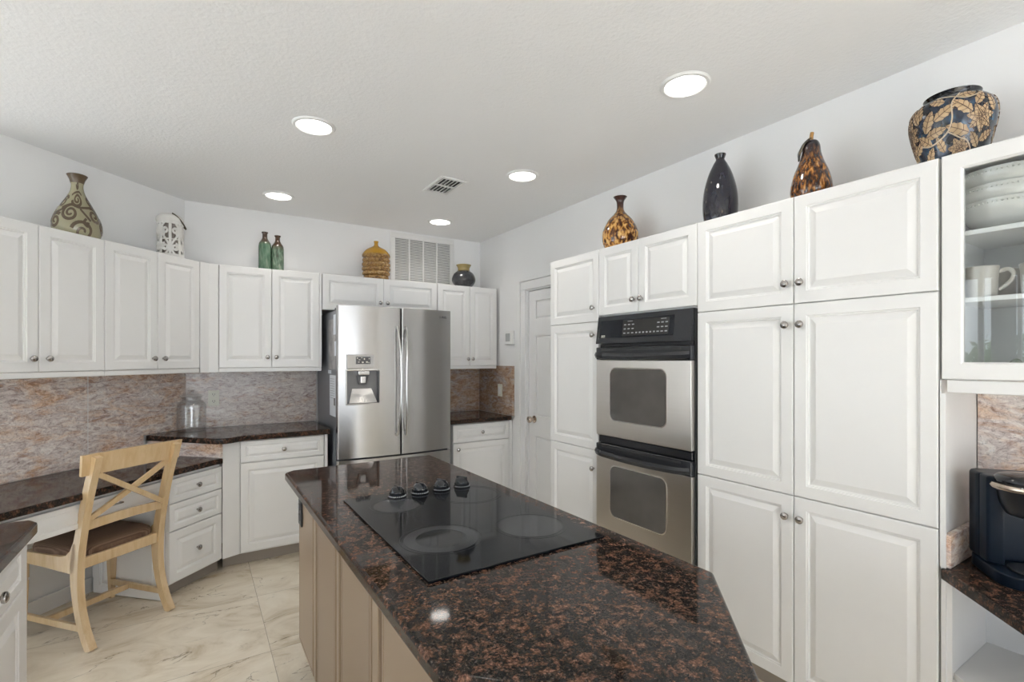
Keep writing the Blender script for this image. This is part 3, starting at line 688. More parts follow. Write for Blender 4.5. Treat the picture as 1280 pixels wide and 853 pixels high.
MB().box(-0.036, 0.036, -0.007, 0, -0.062, 0.062, 0.003, 2).build('plate', 'black', o)
for z in (-0.024, 0.024): MB().box(-0.016, 0.016, -0.010, -0.0072, z - 0.015, z + 0.015, 0.003, 2).build('socket', 'darkgrey', o)
CX0, CX1, CY0, CY1 = 0.458, 1.014, 1.080, 1.876
M['cookglass'] = plain('cooktop_glass', (0.004, 0.005, 0.007), 0.05, spec=0.16)
ck = thing('cooktop', 'black glass electric cooktop with four knobs set in the granite island', 'cooktop', (0.736, 1.478, 0.914))
def ckx(x): return x - 0.736
def cky(y): return y - 1.478
MB().prism([(ckx(CX0), cky(CY0)), (ckx(CX1), cky(CY0)), (ckx(CX1), cky(CY1)), (ckx(CX0), cky(CY1))], 0.0004, 0.007, 0.002, 2).build('glass_top', M['cookglass'], ck)
def uz(px, py, z):
    tt = (CAM_H - z) * F_PX / (py - HOR); l = (px - 640) / F_PX; y = math.radians(YAW)
    return ((math.sin(y) + l * math.cos(y)) * tt, (math.cos(y) - l * math.sin(y)) * tt)
M['burner'] = plain('burner_grey', (0.026, 0.028, 0.032), 0.10, spec=0.2)
M['burnerline'] = plain('burner_line', (0.10, 0.10, 0.10), 0.15)
for (x, y, r, kind) in ((0.600, 1.700, 0.080, 0), (0.885, 1.690, 0.112, 1), (0.600, 1.320, 0.108, 2), (0.880, 1.270, 0.100, 0)):
    T = Tr(ckx(x), cky(y), 0.0071)
    b = MB()
    if kind == 0: b.lathe([(0, 0), (r, 0), (r, 0.0003), (0, 0.0003)], 56, T, False, False)
    elif kind == 1: b.lathe([(r - 0.004, 0), (r, 0), (r, 0.0003), (r - 0.004, 0.0003), (r - 0.004, 0)], 56, T, False, False)
    else: b.lathe([(r * 0.68, 0), (r, 0), (r, 0.0003), (r * 0.68, 0.0003), (r * 0.68, 0)], 56, T, False, False)
    b.lathe([(r + 0.010, 0), (r + 0.012, 0), (r + 0.012, 0.0003), (r + 0.010, 0.0003), (r + 0.010, 0)], 56, T, False, False)
    b.build('burner', 'burner', ck)
for i in range(4):
    x = 0.640 + 0.0905 * i; y = 1.806
    b = MB()
    sk = []
    for kk in range(36):
        a = 2 * PI * kk / 36; rr = 0.0285 + 0.0022 * math.cos(9 * a); sk.append((rr * math.cos(a), rr * math.sin(a)))
    b.lathe([(0, 0), (0.034, 0), (0.034, 0.004), (0.030, 0.006)], 36, None, False, False)
    b.prism(sk, 0.006, 0.020, 0.002, 1)
    b.lathe([(0.027, 0.019), (0.025, 0.028), (0.019, 0.036), (0.010, 0.040), (0, 0.041)], 28, None, False, False)
    b.box(-0.004, 0.004, -0.024, 0.024, 0.018, 0.0435, 0.003, 2, Matrix.Rotation(0.2 * i, 4, 'Z'))
    ko = b.build('knob', 'blackgloss', ck, loc=(ckx(x), cky(y), 0.007))
    mk = MB()
    for kk in range(11):
        a = -0.4 - 2.5 * kk / 10
        mk.box(-0.0022, 0.0022, -0.001, 0.001, -0.0015, 0.0015, 0, 1, Matrix.Rotation(a + PI / 2, 4, 'Z') @ Tr(0, -0.0315, 0.0063))
    mk.build('scale_marks', 'print', ko)

# ------------------------------------------------------------------ refrigerator
FX0, FX1, FYF = 0.868, 1.775, 3.690
t = thing('refrigerator', 'stainless french-door refrigerator with water dispenser at the end of the island', 'refrigerator', ((FX0 + FX1) / 2, 4.05, 0))
FC = (FX0 + FX1) / 2
TF = Tr(-FC, -4.05, 0)
MB().box(FX0 + 0.006, FX1 - 0.006, FYF + 0.075, YW - 0.03, 0.03, 1.80, 0.004, 1, TF).build('body', 'fridgeside', t)
MB().box(FX0 + 0.03, FX1 - 0.03, FYF + 0.09, 4.3, 0.0, 0.03, 0, 1, TF).build('base', 'gap', t)
def yf(x):
    u = (x - FC) / (FX1 - FX0) * 2
    return FYF + 0.034 * u * u - 0.008
def curved(x0, x1, z0, z1, yb, hole=None, nx=14, rnd=0.010):
    xs = [x0 + (x1 - x0) * i / nx for i in range(nx + 1)]
    zs = [z0, z1]
    if hole:
        xs = sorted(set([x for x in xs if abs(x - hole[0]) > 0.012 and abs(x - hole[1]) > 0.012] + [hole[0], hole[1]])); zs = [z0, hole[2], hole[3], z1]
    def yy(x):
        e = min(x - x0, x1 - x); k = max(0.0, 1 - e / rnd) if rnd else 0
        return yf(x) + rnd * (1 - math.sqrt(max(0, 1 - k * k)))
    xs = sorted(set(xs + [x0 + rnd * q for q in (0.1, 0.3, 0.6, 1)] + [x1 - rnd * q for q in (0.1, 0.3, 0.6, 1)]))
    m = MB(); vs = []; fs = []; W = len(xs)
    for z in zs:
        for x in xs: vs.append((x, yy(x), z))
    for j in range(len(zs) - 1):
        for i in range(W - 1):
            if hole and hole[0] - 1e-6 <= xs[i] and xs[i + 1] <= hole[1] + 1e-6 and j == 1: continue
            fs.append((j * W + i, j * W + i + 1, (j + 1) * W + i + 1, (j + 1) * W + i))
    o = len(vs); vs += [(x0, yb, z0), (x1, yb, z0), (x1, yb, z1), (x0, yb, z1)]
    J = (len(zs) - 1) * W
    fs += [(o, o + 1, o + 2, o + 3), tuple(range(W)) + (o + 1, o), tuple(J + i for i in range(W)) + (o + 2, o + 3)]
    fs += [tuple(j * W for j in range(len(zs))) + (o + 3, o), tuple(j * W + W - 1 for j in range(len(zs))) + (o + 2, o + 1)]
    m.add(vs, fs)
    if hole:
        a, b, c, d = hole[:4]; dy = hole[4]
        m.add([(a, yy(a), c), (b, yy(b), c), (b, yy(b), d), (a, yy(a), d), (a, yf(a) + dy, c), (b, yf(b) + dy, c), (b, yf(b) + dy, d), (a, yf(a) + dy, d)],
              [(0, 1, 5, 4), (1, 2, 6, 5), (2, 3, 7, 6), (3, 0, 4, 7), (4, 5, 6, 7)])
    return m
HB = FYF + 0.070
HOLE = (0.930, 1.168, 1.108, 1.362, 0.055)
m = curved(FX0, 1.333, 0.703, 1.832, HB, HOLE); m.v = [tuple(TF @ Vector(p)) for p in m.v]
dl = m.build('door', 'steel', t, ang=40, recalc=True)
m = curved(1.341, FX1, 0.703, 1.832, HB); m.v = [tuple(TF @ Vector(p)) for p in m.v]
dr = m.build('door', 'steel', t, ang=40)
m = curved(FX0, FX1, 0.06, 0.690, HB); m.v = [tuple(TF @ Vector(p)) for p in m.v]
fz = m.build('freezer_drawer', 'steel', t, ang=40)
MB().box(1.3335, 1.3405, FYF + 0.03, HB, 0.703, 1.80, 0, 1, TF).build('door_seal', 'gap', t)
def bow(pts_fn, r=0.011):
    return MB().sweep([pts_fn(i / 20) for i in range(21)], [(r * math.cos(a), 0.8 * r * math.sin(a)) for a in [2 * PI * k / 12 for k in range(12)]], TF, Vector((1, 0, 0)))
for dd, hx in ((dl, 1.300), (dr, 1.374)):
    sg = -1 if hx < FC + 0.01 else 1
    h = bow(lambda u: (hx - sg * 0.016 * (4 * u * (1 - u)), yf(hx) - 0.012 - 0.046 * min(1, 4 * u * (1 - u) * 1.3) ** 0.8, 0.850 + 0.835 * u))
    h.tube([(hx, yf(hx) + 0.002, 0.868), (hx, yf(hx) - 0.016, 0.862)], 0.010, 10, TF, up=Vector((1, 0, 0)))
    h.tube([(hx, yf(hx) + 0.002, 1.668), (hx, yf(hx) - 0.016, 1.674)], 0.010, 10, TF, up=Vector((1, 0, 0)))
    h.build('handle', 'handlesteel', dd)
h = bow(lambda u: (0.965 + 0.715 * u, yf(0.965 + 0.715 * u) - 0.010 - 0.045 * min(1, 4 * u * (1 - u) * 1.6) ** 0.7, 0.612))
h.build('handle', 'handlesteel', fz)
# dispenser
dp = MB().box(0.928, 1.170, yf(1.05) - 0.006, yf(1.05) + 0.03, 1.366, 1.470, 0.004, 2, TF).build('dispenser_panel', 'steel', dl)
MB().box(0.992, 1.100, yf(1.05) - 0.008, yf(1.05), 1.400, 1.455, 0.001, 1, TF).build('display', 'darkgrey', dp)
mk = MB()
for (a, z, w_, h_) in ((1.0, 1.44, .006, .008), (1.012, 1.43, .012, .004), (1.03, 1.445, .01, .004), (1.05, 1.432, .008, .012), (1.066, 1.41, .014, .01), (1.008, 1.412, .01, .006), (1.036, 1.408, .012, .01), (1.086, 1.436, .008, .008), (1.084, 1.408, .008, .005)):
    mk.box(a, a + w_, yf(1.05) - 0.0092, yf(1.05) - 0.0078, z, z + h_, 0, 1, TF)
mk.build('display_marks', 'ivory', dp)
MB().box(0.924, 1.172, yf(1.05) - 0.010, yf(1.05) + 0.02, 1.350, 1.365, 0.003, 2, TF).build('dispenser_trim', 'handlesteel', dl)
MB().box(1.010, 1.094, yf(1.05) - 0.006, yf(1.05) + 0.045, 1.318, 1.349, 0.006, 2, TF).build('spout_housing', 'handlesteel', dl)
MB().prism([(1.006, 1.318), (1.098, 1.318), (1.082, 1.245), (1.022, 1.245)], -(yf(1.05) + 0.050), -(yf(1.05) + 0.018), 0.008, 2, TF @ Rx(PI / 2)).build('paddle', 'darkgrey', dl)
MB().box(1.032, 1.072, yf(1.05) + 0.012, yf(1.05) + 0.020, 1.258, 1.308, 0.004, 2, TF).build('paddle_pad', 'handlesteel', dl)
MB().add([(0.945, yf(1.05) + 0.002, 1.112), (1.153, yf(1.05) + 0.002, 1.112), (1.120, yf(1.05) + 0.042, 1.215), (0.978, yf(1.05) + 0.042, 1.215), (0.945, yf(1.05) + 0.042, 1.110), (1.153, yf(1.05) + 0.042, 1.110)],
         [(0, 1, 2, 3), (0, 3, 4), (1, 5, 2), (0, 4, 5, 1), (2, 5, 4, 3)], TF).build('drip_ramp', 'handlesteel', dl)
M['liner'] = plain('liner_grey', (0.16, 0.16, 0.16), 0.3, 0.6)
li = MB(); li.box(0.931, 1.167, yf(1.05) + 0.044, yf(1.05) + 0.047, 1.109, 1.349, 0, 1, TF); li.box(1.1645, 1.1672, yf(1.15) + 0.002, yf(1.05) + 0.0438, 1.109, 1.349, 0, 1, TF); li.box(0.9308, 0.9335, yf(0.95) + 0.003, yf(1.05) + 0.0438, 1.109, 1.349, 0, 1, TF)
li.build('cavity_liner', 'liner', dl)
fr = MB()
for a, b, c, d in ((0.922, 0.931, 1.10, 1.36), (1.167, 1.176, 1.10, 1.36), (0.922, 1.176, 1.098, 1.109)): fr.box(a, b, yf(1.05) - 0.004, yf(1.05) + 0.02, c, d, 0.003, 1, TF)
fr.build('dispenser_trim', 'steel', dl)
for x in (FX0 + 0.03, FX1 - 0.03): MB().box(x - 0.02, x + 0.02, FYF + 0.05, FYF + 0.16, 1.801, 1.822, 0.004, 2, TF).build('hinge_cover', 'darkgrey', t)
fc = bpy.data.curves.new('logo', 'FONT'); fc.body = 'SAMSUNG'; fc.size = 0.026; fc.extrude = 0.0008
lo = bpy.data.objects.new('logo', fc); COL.objects.link(lo); lo.parent = dr
bpy.context.view_layer.update()
tm = bpy.data.meshes.new_from_object(lo.evaluated_get(bpy.context.evaluated_depsgraph_get()))
bpy.data.objects.remove(lo); bpy.data.curves.remove(fc)
tm.materials.clear(); tm.materials.append(M['darkgrey'])
lo = bpy.data.objects.new('logo', tm); COL.objects.link(lo); lo.parent = dr
lo.location = TF @ Vector((1.615, yf(1.67) - 0.0015, 1.768)); lo.rotation_euler = (PI / 2, 0, 0.035)
# papers and photographs held on the refrigerator's side
def note(name, label, cat, y0, y1, z0, z1, mat, dx=0.0, extra=None):
    o = MB().box(FX0 + 0.0035 - dx, FX0 + 0.0055 - dx, y0, y1, z0, z1).build(name, mat); tag(o, label, cat, 'papers on the refrigerator side'); return o
n1 = note('note_sheet', 'white printed sheet with a dark stamp on the refrigerator side', 'paper', 3.80, 3.985, 1.005, 1.315, 'paper')
MB().box(FX0 + 0.0018, FX0 + 0.0034, 3.805, 3.845, 1.09, 1.145).build('stamp', 'darkgrey', n1)
ln = MB()
for k in range(9): ln.box(FX0 + 0.0022, FX0 + 0.0034, 3.83, 3.965, 1.285 - 0.018 * k, 1.288 - 0.018 * k)
ln.build('text_lines', 'print', n1)
note('photograph', 'large grey photo collage sheet on the refrigerator side above the white sheet', 'photo', 3.80, 4.02, 1.36, 1.74, 'photo')
note('photograph', 'small pale photo at the top of the refrigerator side', 'photo', 3.785, 3.855, 1.62, 1.77, 'paper', 0.002)
note('photograph', 'small tilted pale photo halfway up the refrigerator side', 'photo', 3.775, 3.825, 1.46, 1.57, 'paper', 0.002)
note('photograph', 'little dark photo at the back edge of the refrigerator side', 'photo', 3.93, 4.03, 1.325, 1.352, 'paper', 0.002)

# ------------------------------------------------------------------ chair
ch = thing('dining_chair', 'honey-coloured wooden cross-back chair with a brown woven seat at the desk', 'chair', (-0.280, 3.305, 0), math.atan2(0.65, 0.76))
def spl(pts, n=8):
    out = []
    P = [Vector(p) for p in pts]
    for i in range(len(P) - 1):
        a = P[max(0, i - 1)]; b = P[i]; c = P[i + 1]; d = P[min(len(P) - 1, i + 2)]
        for k in range(n):
            u = k / n; out.append(0.5 * ((2 * b) + (c - a) * u + (2 * a - 5 * b + 4 * c - d) * u * u + (3 * b - a - 3 * c + d) * u ** 3))
    out.append(P[-1]); return out
def rect(w, h): return [(-w / 2, -h / 2), (w / 2, -h / 2), (w / 2, h / 2), (-w / 2, h / 2)]
RL = [(0, 0), (0.050, 0.10), (0.085, 0.22), (0.098, 0.34), (0.092, 0.45), (0.066, 0.58), (0.022, 0.76), (-0.040, 0.962)]
def ry(z):
    for (a, za), (b, zb) in zip(RL, RL[1:]):
        if za <= z <= zb: return a + (b - a) * (z - za) / (zb - za)
    return RL[-1][0]
HWID = 0.205
for s in (-1, 1):
    pts = spl([(s * HWID, y, z) for y, z in RL], 6)
    n = len(pts)
    MB().sweep(pts, lambda i: rect(0.034, 0.040 + 0.014 * math.exp(-((pts[i].z - 0.40) / 0.12) ** 2)), None, Vector((0, 1, 0))).build('rear_leg', 'wood', ch, ang=40)
    f = MB()
    fx, fy = s * 0.218, 0.485
    f.box(fx - 0.021, fx + 0.021, fy - 0.021, fy + 0.021, 0.30, 0.44, 0.003, 1)
    f.lathe([(0.019, 0.285), (0.023, 0.29), (0.023, 0.298), (0.019, 0.303)], 20, Tr(fx, fy, 0), True, True)
    f.add([(fx + a * q, fy + b * q, z) for z, q in ((0.0, 0.011), (0.287, 0.019)) for a, b in ((-1, -1), (1, -1), (1, 1), (-1, 1))], [(0, 1, 2, 3), (4, 5, 6, 7), (0, 1, 5, 4), (1, 2, 6, 5), (2, 3, 7, 6), (3, 0, 4, 7)])
    f.build('front_leg', 'wood', ch)
    # side rail with a curved junction into the rear leg
    prof = [(0.085, 0.375), (0.13, 0.368), (0.20, 0.372), (0.33, 0.380), (0.47, 0.384), (0.47, 0.446), (0.30, 0.446), (0.20, 0.448), (0.155, 0.458), (0.125, 0.485), (0.105, 0.525), (0.085, 0.52)]
    r = MB().prism(prof, -0.011, 0.011, 0.002, 1, Matrix(((0, 0, 1, s * (HWID + 0.006)), (1, 0, 0, 0), (0, 1, 0, 0), (0, 0, 0, 1))))
    r.build('side_rail', 'wood', ch)
    MB().box(s * HWID + s * 0.004 - 0.009, s * HWID + s * 0.004 + 0.009, 0.055, 0.475, 0.085, 0.117, 0.002, 1).build('side_stretcher', 'wood', ch)
MB().box(-0.19, 0.19, 0.062 + 0.018, 0.062 + 0.042, 0.385, 0.44, 0.003, 1).build('rear_rail', 'wood', ch)
MB().box(-0.2, 0.2, 0.470, 0.494, 0.380, 0.44, 0.003, 1).build('front_rail', 'wood', ch)
MB().box(-0.2, 0.2, 0.318, 0.342, 0.082, 0.114, 0.002, 1).build('cross_stretcher', 'wood', ch)
def arc_rail(z, h, th, hw, sag, lift=0.0, tilt=0.0, off=0.0):
    pts = []
    for i in range(17):
        u = -1 + 2 * i / 16
        pts.append((hw * u, ry(z) + off - sag * (1 - u * u), z + lift * (1 - u * u)))
    sec = [(-th / 2, -h / 2), (th / 2, -h / 2), (th / 2 - tilt, h / 2), (-th / 2 - tilt, h / 2)]
    return MB().sweep(pts, sec)
arc_rail(0.920, 0.105, 0.022, 0.252, 0.020, 0.006, -0.020, 0.033).build('top_rail', 'wood', ch, ang=40)
arc_rail(0.605, 0.045, 0.020, 0.192, 0.012, 0.010, 0.0, 0.0).build('lower_rail', 'wood', ch, ang=40)
for s in (-1, 1):
    pts = []
    for i in range(13):
        u = i / 12; z = 0.628 + (0.868 - 0.628) * u
        pts.append((s * (-0.188 + 0.376 * u), ry(z) + (0.008 if s > 0 else -0.010) - 0.010 * 4 * u * (1 - u), z))
    MB().sweep(pts, rect(0.026, 0.016), None, Vector((0, 1, 0))).build('cross_brace', 'wood', ch, ang=40)
# cushion: superellipse with a domed top
cu = MB(); vs = []; fs = []; NS = 48; lv = [(0.93, 0.432), (1.0, 0.440), (1.0, 0.462), (0.975, 0.478), (0.90, 0.489), (0.70, 0.496), (0.4, 0.500), (0.12, 0.501)]
for q, z in lv:
    for k in range(NS):
        a = 2 * PI * k / NS; cx, cy = math.cos(a), math.sin(a); e = 0.32
        vs.append((0.203 * q * math.copysign(abs(cx) ** e, cx) * (1 + 0.03 * (cy > 0)), 0.288 + 0.190 * q * math.copysign(abs(cy) ** e, cy), z))
for i in range(len(lv) - 1):
    for k in range(NS): fs.append((i * NS + k, i * NS + (k + 1) % NS, (i + 1) * NS + (k + 1) % NS, (i + 1) * NS + k))
fs.append(tuple(range(NS))); fs.append(tuple((len(lv) - 1) * NS + k for k in range(NS)))
cu.add(vs, fs).build('seat_cushion', 'woven', ch, ang=60)

# ------------------------------------------------------------------ vases on top of the cabinets
def smooth_prof(pts, n=6):
    out = []
    for p in spl([(r, z, 0) for r, z in pts], n): out.append((max(0.0, p.x), p.y))
    return out
def prof_r(prof, z):
    for (r0, z0), (r1, z1) in zip(prof, prof[1:]):
        if z0 <= z <= z1 and z1 > z0: return r0 + (r1 - r0) * (z - z0) / (z1 - z0)
    return prof[-1][0]
ZT = TOP + 0.0005
def facing(x, y): return math.atan2(-y, -x)       # local +x turned to the viewer's side
def ribbon(mb, pts2, wid, prof, R, eps=0.0015):
    # pts2: (arc length, height) on the wall of a turned vessel
    P = [Vector((p[0], min(max(p[1], prof[0][1] + 0.004), prof[-1][1] - 0.001), 0)) for p in pts2]; n = len(P); vs = []; fs = []
    for i, p in enumerate(P):
        t = (P[min(n - 1, i + 1)] - P[max(0, i - 1)]).normalized(); nn = Vector((-t.y, t.x, 0)); w_ = (wid(i / (n - 1)) if callable(wid) else wid) / 2
        for q, e in ((p + nn * w_, -0.002), (p + nn * w_ * 0.8, eps), (p - nn * w_ * 0.8, eps), (p - nn * w_, -0.002)):
            r = prof_r(prof, q.y) + e; a = q.x / R; vs.append((r * math.cos(a), r * math.sin(a), q.y))
    for i in range(n - 1):
        for k in range(3): fs.append((i * 4 + k, i * 4 + k + 1, i * 4 + 5 + k, i * 4 + 4 + k))
    mb.add(vs, fs)
def spiral(cx, cz, r0, turns, a0, sgn=1, n=40):
    out = []
    for i in range(n + 1):
        u = i / n; r = r0 * (1 - 0.86 * u); a = a0 + sgn * 2 * PI * turns * u
        out.append((cx + r * math.cos(a), cz + r * math.sin(a)))
    return out
# scroll vase
px, py = -0.566, 3.674
sp_ = smooth_prof([(0.10, 0.0), (0.125, 0.012), (0.140, 0.045), (0.141, 0.08), (0.131, 0.122), (0.102, 0.178), (0.069, 0.228), (0.046, 0.268), (0.036, 0.300), (0.036, 0.325), (0.044, 0.350), (0.059, 0.374)])
vz = thing('vase', 'olive ceramic vase with brown scroll pattern above the angled-wall cabinets', 'vase', (px, py, ZT), facing(px, py), 'vases on the cabinets')
vz.scale = (0.78, 0.78, 0.97)
MB().lathe(sp_ + [(0.055, 0.374), (0.038, 0.35)], 64, None, True, False).build('body', 'scrollbase', vz, ang=60)
sc = MB()
for (cx, cz, r0, tn, a0, sg) in ((0.0, 0.222, 0.046, 1.7, 3.3, 1), (-0.042, 0.135, 0.054, 1.8, 0.9, 1), (0.112, 0.135, 0.048, 1.7, 2.0, -1), (-0.135, 0.088, 0.046, 1.7, 0.8, 1), (0.03, 0.032, 0.062, 1.5, 2.9, -1), (0.006, 0.313, 0.024, 1.4, 3.0, 1),
                             (0.19, 0.08, 0.05, 1.8, 1, 1), (-0.23, 0.13, 0.052, 1.8, 2, -1), (-0.13, 0.205, 0.040, 1.6, 0.4, 1), (0.13, 0.22, 0.038, 1.7, 1.4, -1), (0.30, 0.13, 0.05, 1.8, 2, 1), (-0.34, 0.09, 0.05, 1.8, 2, 1), (0.40, 0.07, 0.05, 1.8, 2, 1), (0.27, 0.22, 0.045, 1.8, 2, 1), (-0.3, 0.23, 0.045, 1.8, 2, 1)):
    ribbon(sc, spiral(cx, cz, r0, tn, a0, sg), lambda u: 0.022 - 0.008 * u, sp_, 0.135)
for pts in (((0.112, 0.184), (0.05, 0.175), (0.01, 0.172), (-0.05, 0.186), (-0.11, 0.165)), ((0.05, 0.11), (0.035, 0.085), (0.055, 0.065), (0.06, 0.09)), ((0.06, 0.255), (0.03, 0.272), (-0.03, 0.266), (-0.07, 0.25)), ((0.02, 0.165), (0.05, 0.13), (0.075, 0.10)), ((-0.16, 0.135), (-0.11, 0.15), (-0.09, 0.165))):
    ribbon(sc, [(p.x, p.y) for p in spl([(a, b, 0) for a, b in pts], 8)], 0.016, sp_, 0.135)
sc.build('scroll_pattern', 'scrollline', vz)
MB().lathe([(0.0375, 0.328), (0.0455, 0.350), (0.0605, 0.3745), (0.057, 0.377), (0.050, 0.374), (0.038, 0.350)], 48, None, False, False).build('rim', 'scrollline', vz, ang=60)
# white openwork lantern
px, py = -0.150, 4.108
lp = [(0.086, 0), (0.086, 0.275), (0.080, 0.295), (0.062, 0.313)]
ln = thing('lantern', 'white distressed openwork lantern with a wire handle above the angled-wall cabinets', 'lantern', (px, py, ZT), facing(px, py))
ln.scale = (0.87, 0.87, 0.98)
MB().lathe([(0.0, 0.0), (0.090, 0.0), (0.090, 0.022), (0.086, 0.024), (0.0, 0.024)], 48, None, False, False).build('base', 'lantern', ln)
MB().lathe([(0.075, 0.264), (0.090, 0.264), (0.091, 0.285), (0.084, 0.300), (0.064, 0.318), (0.046, 0.322), (0.046, 0.314), (0.06, 0.308), (0.075, 0.29), (0.075, 0.264)], 48, None, False, False).build('top', 'lantern', ln, ang=50)
MB().lathe([(0.055, 0.0245), (0.055, 0.262)], 32, None, True, True).build('inside_core', 'lanterncore', ln)  # core added for the brown-grey inside showing through the openwork
lat = MB()
cyl = [(0.084, 0), (0.084, 0.4)]
for k in range(8):
    a0 = k * 2 * PI / 8 * 0.084
    ribbon(lat, [(a0, 0.02 + 0.25 * i / 6) for i in range(7)], 0.020, cyl, 0.084, 0.005)
    mid = a0 + PI / 8 * 0.084
    ribbon(lat, spiral(mid, 0.085, 0.026, 1.5, 1.5, 1 if k % 2 else -1), 0.016, cyl, 0.084, 0.005)
    ribbon(lat, spiral(mid, 0.195, 0.026, 1.5, -1.5, -1 if k % 2 else 1), 0.016, cyl, 0.084, 0.005)
    ribbon(lat, [(mid + 0.026 * math.sin(PI * i / 10 * 2) * (1 if k % 2 else -1), 0.03 + 0.225 * i / 10) for i in range(11)], 0.014, cyl, 0.084, 0.005)
    ribbon(lat, [(a0 + 0.06 * i / 4, 0.14) for i in range(5)], 0.010, cyl, 0.084, 0.0045)
    ribbon(lat, [(a0 + 0.06 * i / 4, 0.255) for i in range(5)], 0.02, cyl, 0.084, 0.0045)
    ribbon(lat, [(a0 + 0.06 * i / 4, 0.032) for i in range(5)], 0.02, cyl, 0.084, 0.0045)
lat.build('lattice', 'lantern', ln)
hd = MB().tube([(0.075 * math.cos(PI * i / 16), 0.012 + 0.092 * math.sin(PI * i / 16), 0.318 - 0.085 * math.sin(PI * i / 16) ** 1.5) for i in range(17)], 0.0048, 8)
hd.build('handle', 'bronze', ln)
# green bottles
for (x, h, mat, r, lab) in ((0.448, 0.308, 'greenglaze', 0.045, 'taller streaked green ceramic bottle with a brown neck above the cabinets'), (0.538, 0.292, 'greenglaze2', 0.045, 'shorter mottled green ceramic bottle with a brown neck above the cabinets')):
    k = h / 0.308
    pr = smooth_prof([(0.040, 0.0), (r, 0.006), (r, 0.10), (r, 0.195)], 4)[:-1] + smooth_prof([(r, 0.195), (0.040, 0.222), (0.026, 0.245), (0.0185, 0.262), (0.0175, 0.285), (0.0185, 0.296)], 5)
    pr = [(a, z * k) for a, z in pr] + [(0.023, 0.299 * k), (0.023, 0.307 * k), (0.015, 0.308 * k), (0.013, 0.295 * k)]
    o = thing('bottle', lab, 'bottle', (x, 4.25, ZT), 0, 'vases on the cabinets')
    MB().lathe(pr, 40, None, True, True).build('body', mat, o, ang=50)
# amber jug
pr = [(0.098, 0.0)]
zz = 0.006
for i in range(5):
    z0 = 0.008 + i * 0.038; rr = (0.108, 0.117, 0.121, 0.121, 0.117)[i]
    pr += [(rr - 0.010, z0), (rr - 0.003, z0 + 0.006), (rr, z0 + 0.014), (rr, z0 + 0.022), (rr - 0.003, z0 + 0.030), (rr - 0.010, z0 + 0.036)]
pr += smooth_prof([(0.112, 0.200), (0.119, 0.212), (0.114, 0.232), (0.085, 0.268), (0.045, 0.292), (0.022, 0.306), (0.0165, 0.320), (0.0165, 0.338)], 4) + [(0.020, 0.340), (0.020, 0.346), (0.012, 0.346)]
o = thing('jug', 'amber ribbed ceramic jug with yellow shoulder in front of the wall grille', 'vase', (1.317, 4.25, ZT), 0, 'vases on the cabinets')
MB().lathe(pr, 56, None, True, True).build('body', 'amber', o, ang=60)
# dark pot
pr = smooth_prof([(0.055, 0.0), (0.075, 0.012), (0.108, 0.060), (0.112, 0.095), (0.095, 0.138), (0.064, 0.166)], 5)
o = thing('pot', 'round charcoal pot with a brassy rim above the cabinet beside the wall corner', 'vase', (2.166, 4.25, ZT), 0, 'vases on the cabinets')
MB().lathe(pr, 48, None, True, False).build('body', 'darkpot', o, ang=60)
MB().lathe(smooth_prof([(0.064, 0.165), (0.056, 0.180), (0.058, 0.200), (0.070, 0.222)], 4) + [(0.072, 0.226), (0.066, 0.226), (0.052, 0.200), (0.050, 0.17)], 48, None, False, False).build('rim', 'potrim', o, ang=60)
# tortoiseshell bottle vase
pr = smooth_prof([(0.055, 0.0), (0.078, 0.008), (0.104, 0.05), (0.113, 0.095), (0.107, 0.145), (0.078, 0.205), (0.042, 0.245), (0.024, 0.270), (0.021, 0.300), (0.025, 0.330), (0.040, 0.352)], 5) + [(0.043, 0.356), (0.038, 0.358), (0.020, 0.335), (0.016, 0.3)]
o = thing('vase', 'tortoiseshell amber glass vase with a flared neck above the ovens', 'vase', (2.27, 2.275, ZT), 0, 'vases on the cabinets')
MB().lathe(pr, 56, None, True, False).build('body', 'tortoise', o, ang=60)
# dark tall vase
pr = smooth_prof([(0.060, 0.0), (0.074, 0.010), (0.083, 0.07), (0.085, 0.13), (0.078, 0.20), (0.058, 0.275), (0.036, 0.325), (0.023, 0.348), (0.020, 0.360), (0.026, 0.376)], 5) + [(0.024, 0.379), (0.017, 0.362)]
o = thing('vase', 'tall midnight-blue glass vase tapering to a small neck above the pantry', 'vase', (2.27, 1.564, ZT), 0, 'vases on the cabinets')
MB().lathe(pr, 48, None, True, False).build('body', 'inkglass', o, ang=60)
MB().lathe([(0.0208, 0.358), (0.0275, 0.376), (0.0275, 0.380), (0.022, 0.382), (0.017, 0.366)], 24, None, False, False).build('lip', 'blackgloss', o, ang=60)
# glass pear
pr = smooth_prof([(0.05, 0.0), (0.070, 0.008), (0.090, 0.050), (0.091, 0.085), (0.078, 0.140), (0.055, 0.195), (0.043, 0.235), (0.038, 0.268), (0.026, 0.288), (0.0, 0.294)], 5)
o = thing('glass_pear', 'amber swirled glass pear with dark leaf and tan stem above the pantry', 'ornament', (2.27, 1.118, ZT), facing(2.27, 1.118))
o.scale = (0.88, 0.88, 0.98)
MB().lathe(pr, 48, None, True, False).build('body', 'pear', o, ang=60)
MB().tube([(0, 0, 0.288), (0.002, 0.001, 0.31), (0.0, 0.004, 0.326)], 0.009, 10, up=Vector((0, 1, 0))).build('stem', plain('stem_amber', (0.34, 0.18, 0.05), 0.3), o)
lf = MB(); vs = []; fs = []
for i in range(11):
    u = i / 10; w_ = 0.024 * math.sin(PI * min(1, 0.15 + u * 0.9)) + 0.003
    c = Vector((0.030 - 0.006 * u, -0.005 - 0.050 * math.sin(u * 1.6), 0.292 - 0.085 * u * u - 0.004 * u))
    for q in (-1, 0, 1): vs.append(c + Vector((0.6 * q * w_, 0.5 * q * w_, 0.25 * abs(q) * -w_ + 0.4 * q * w_)))
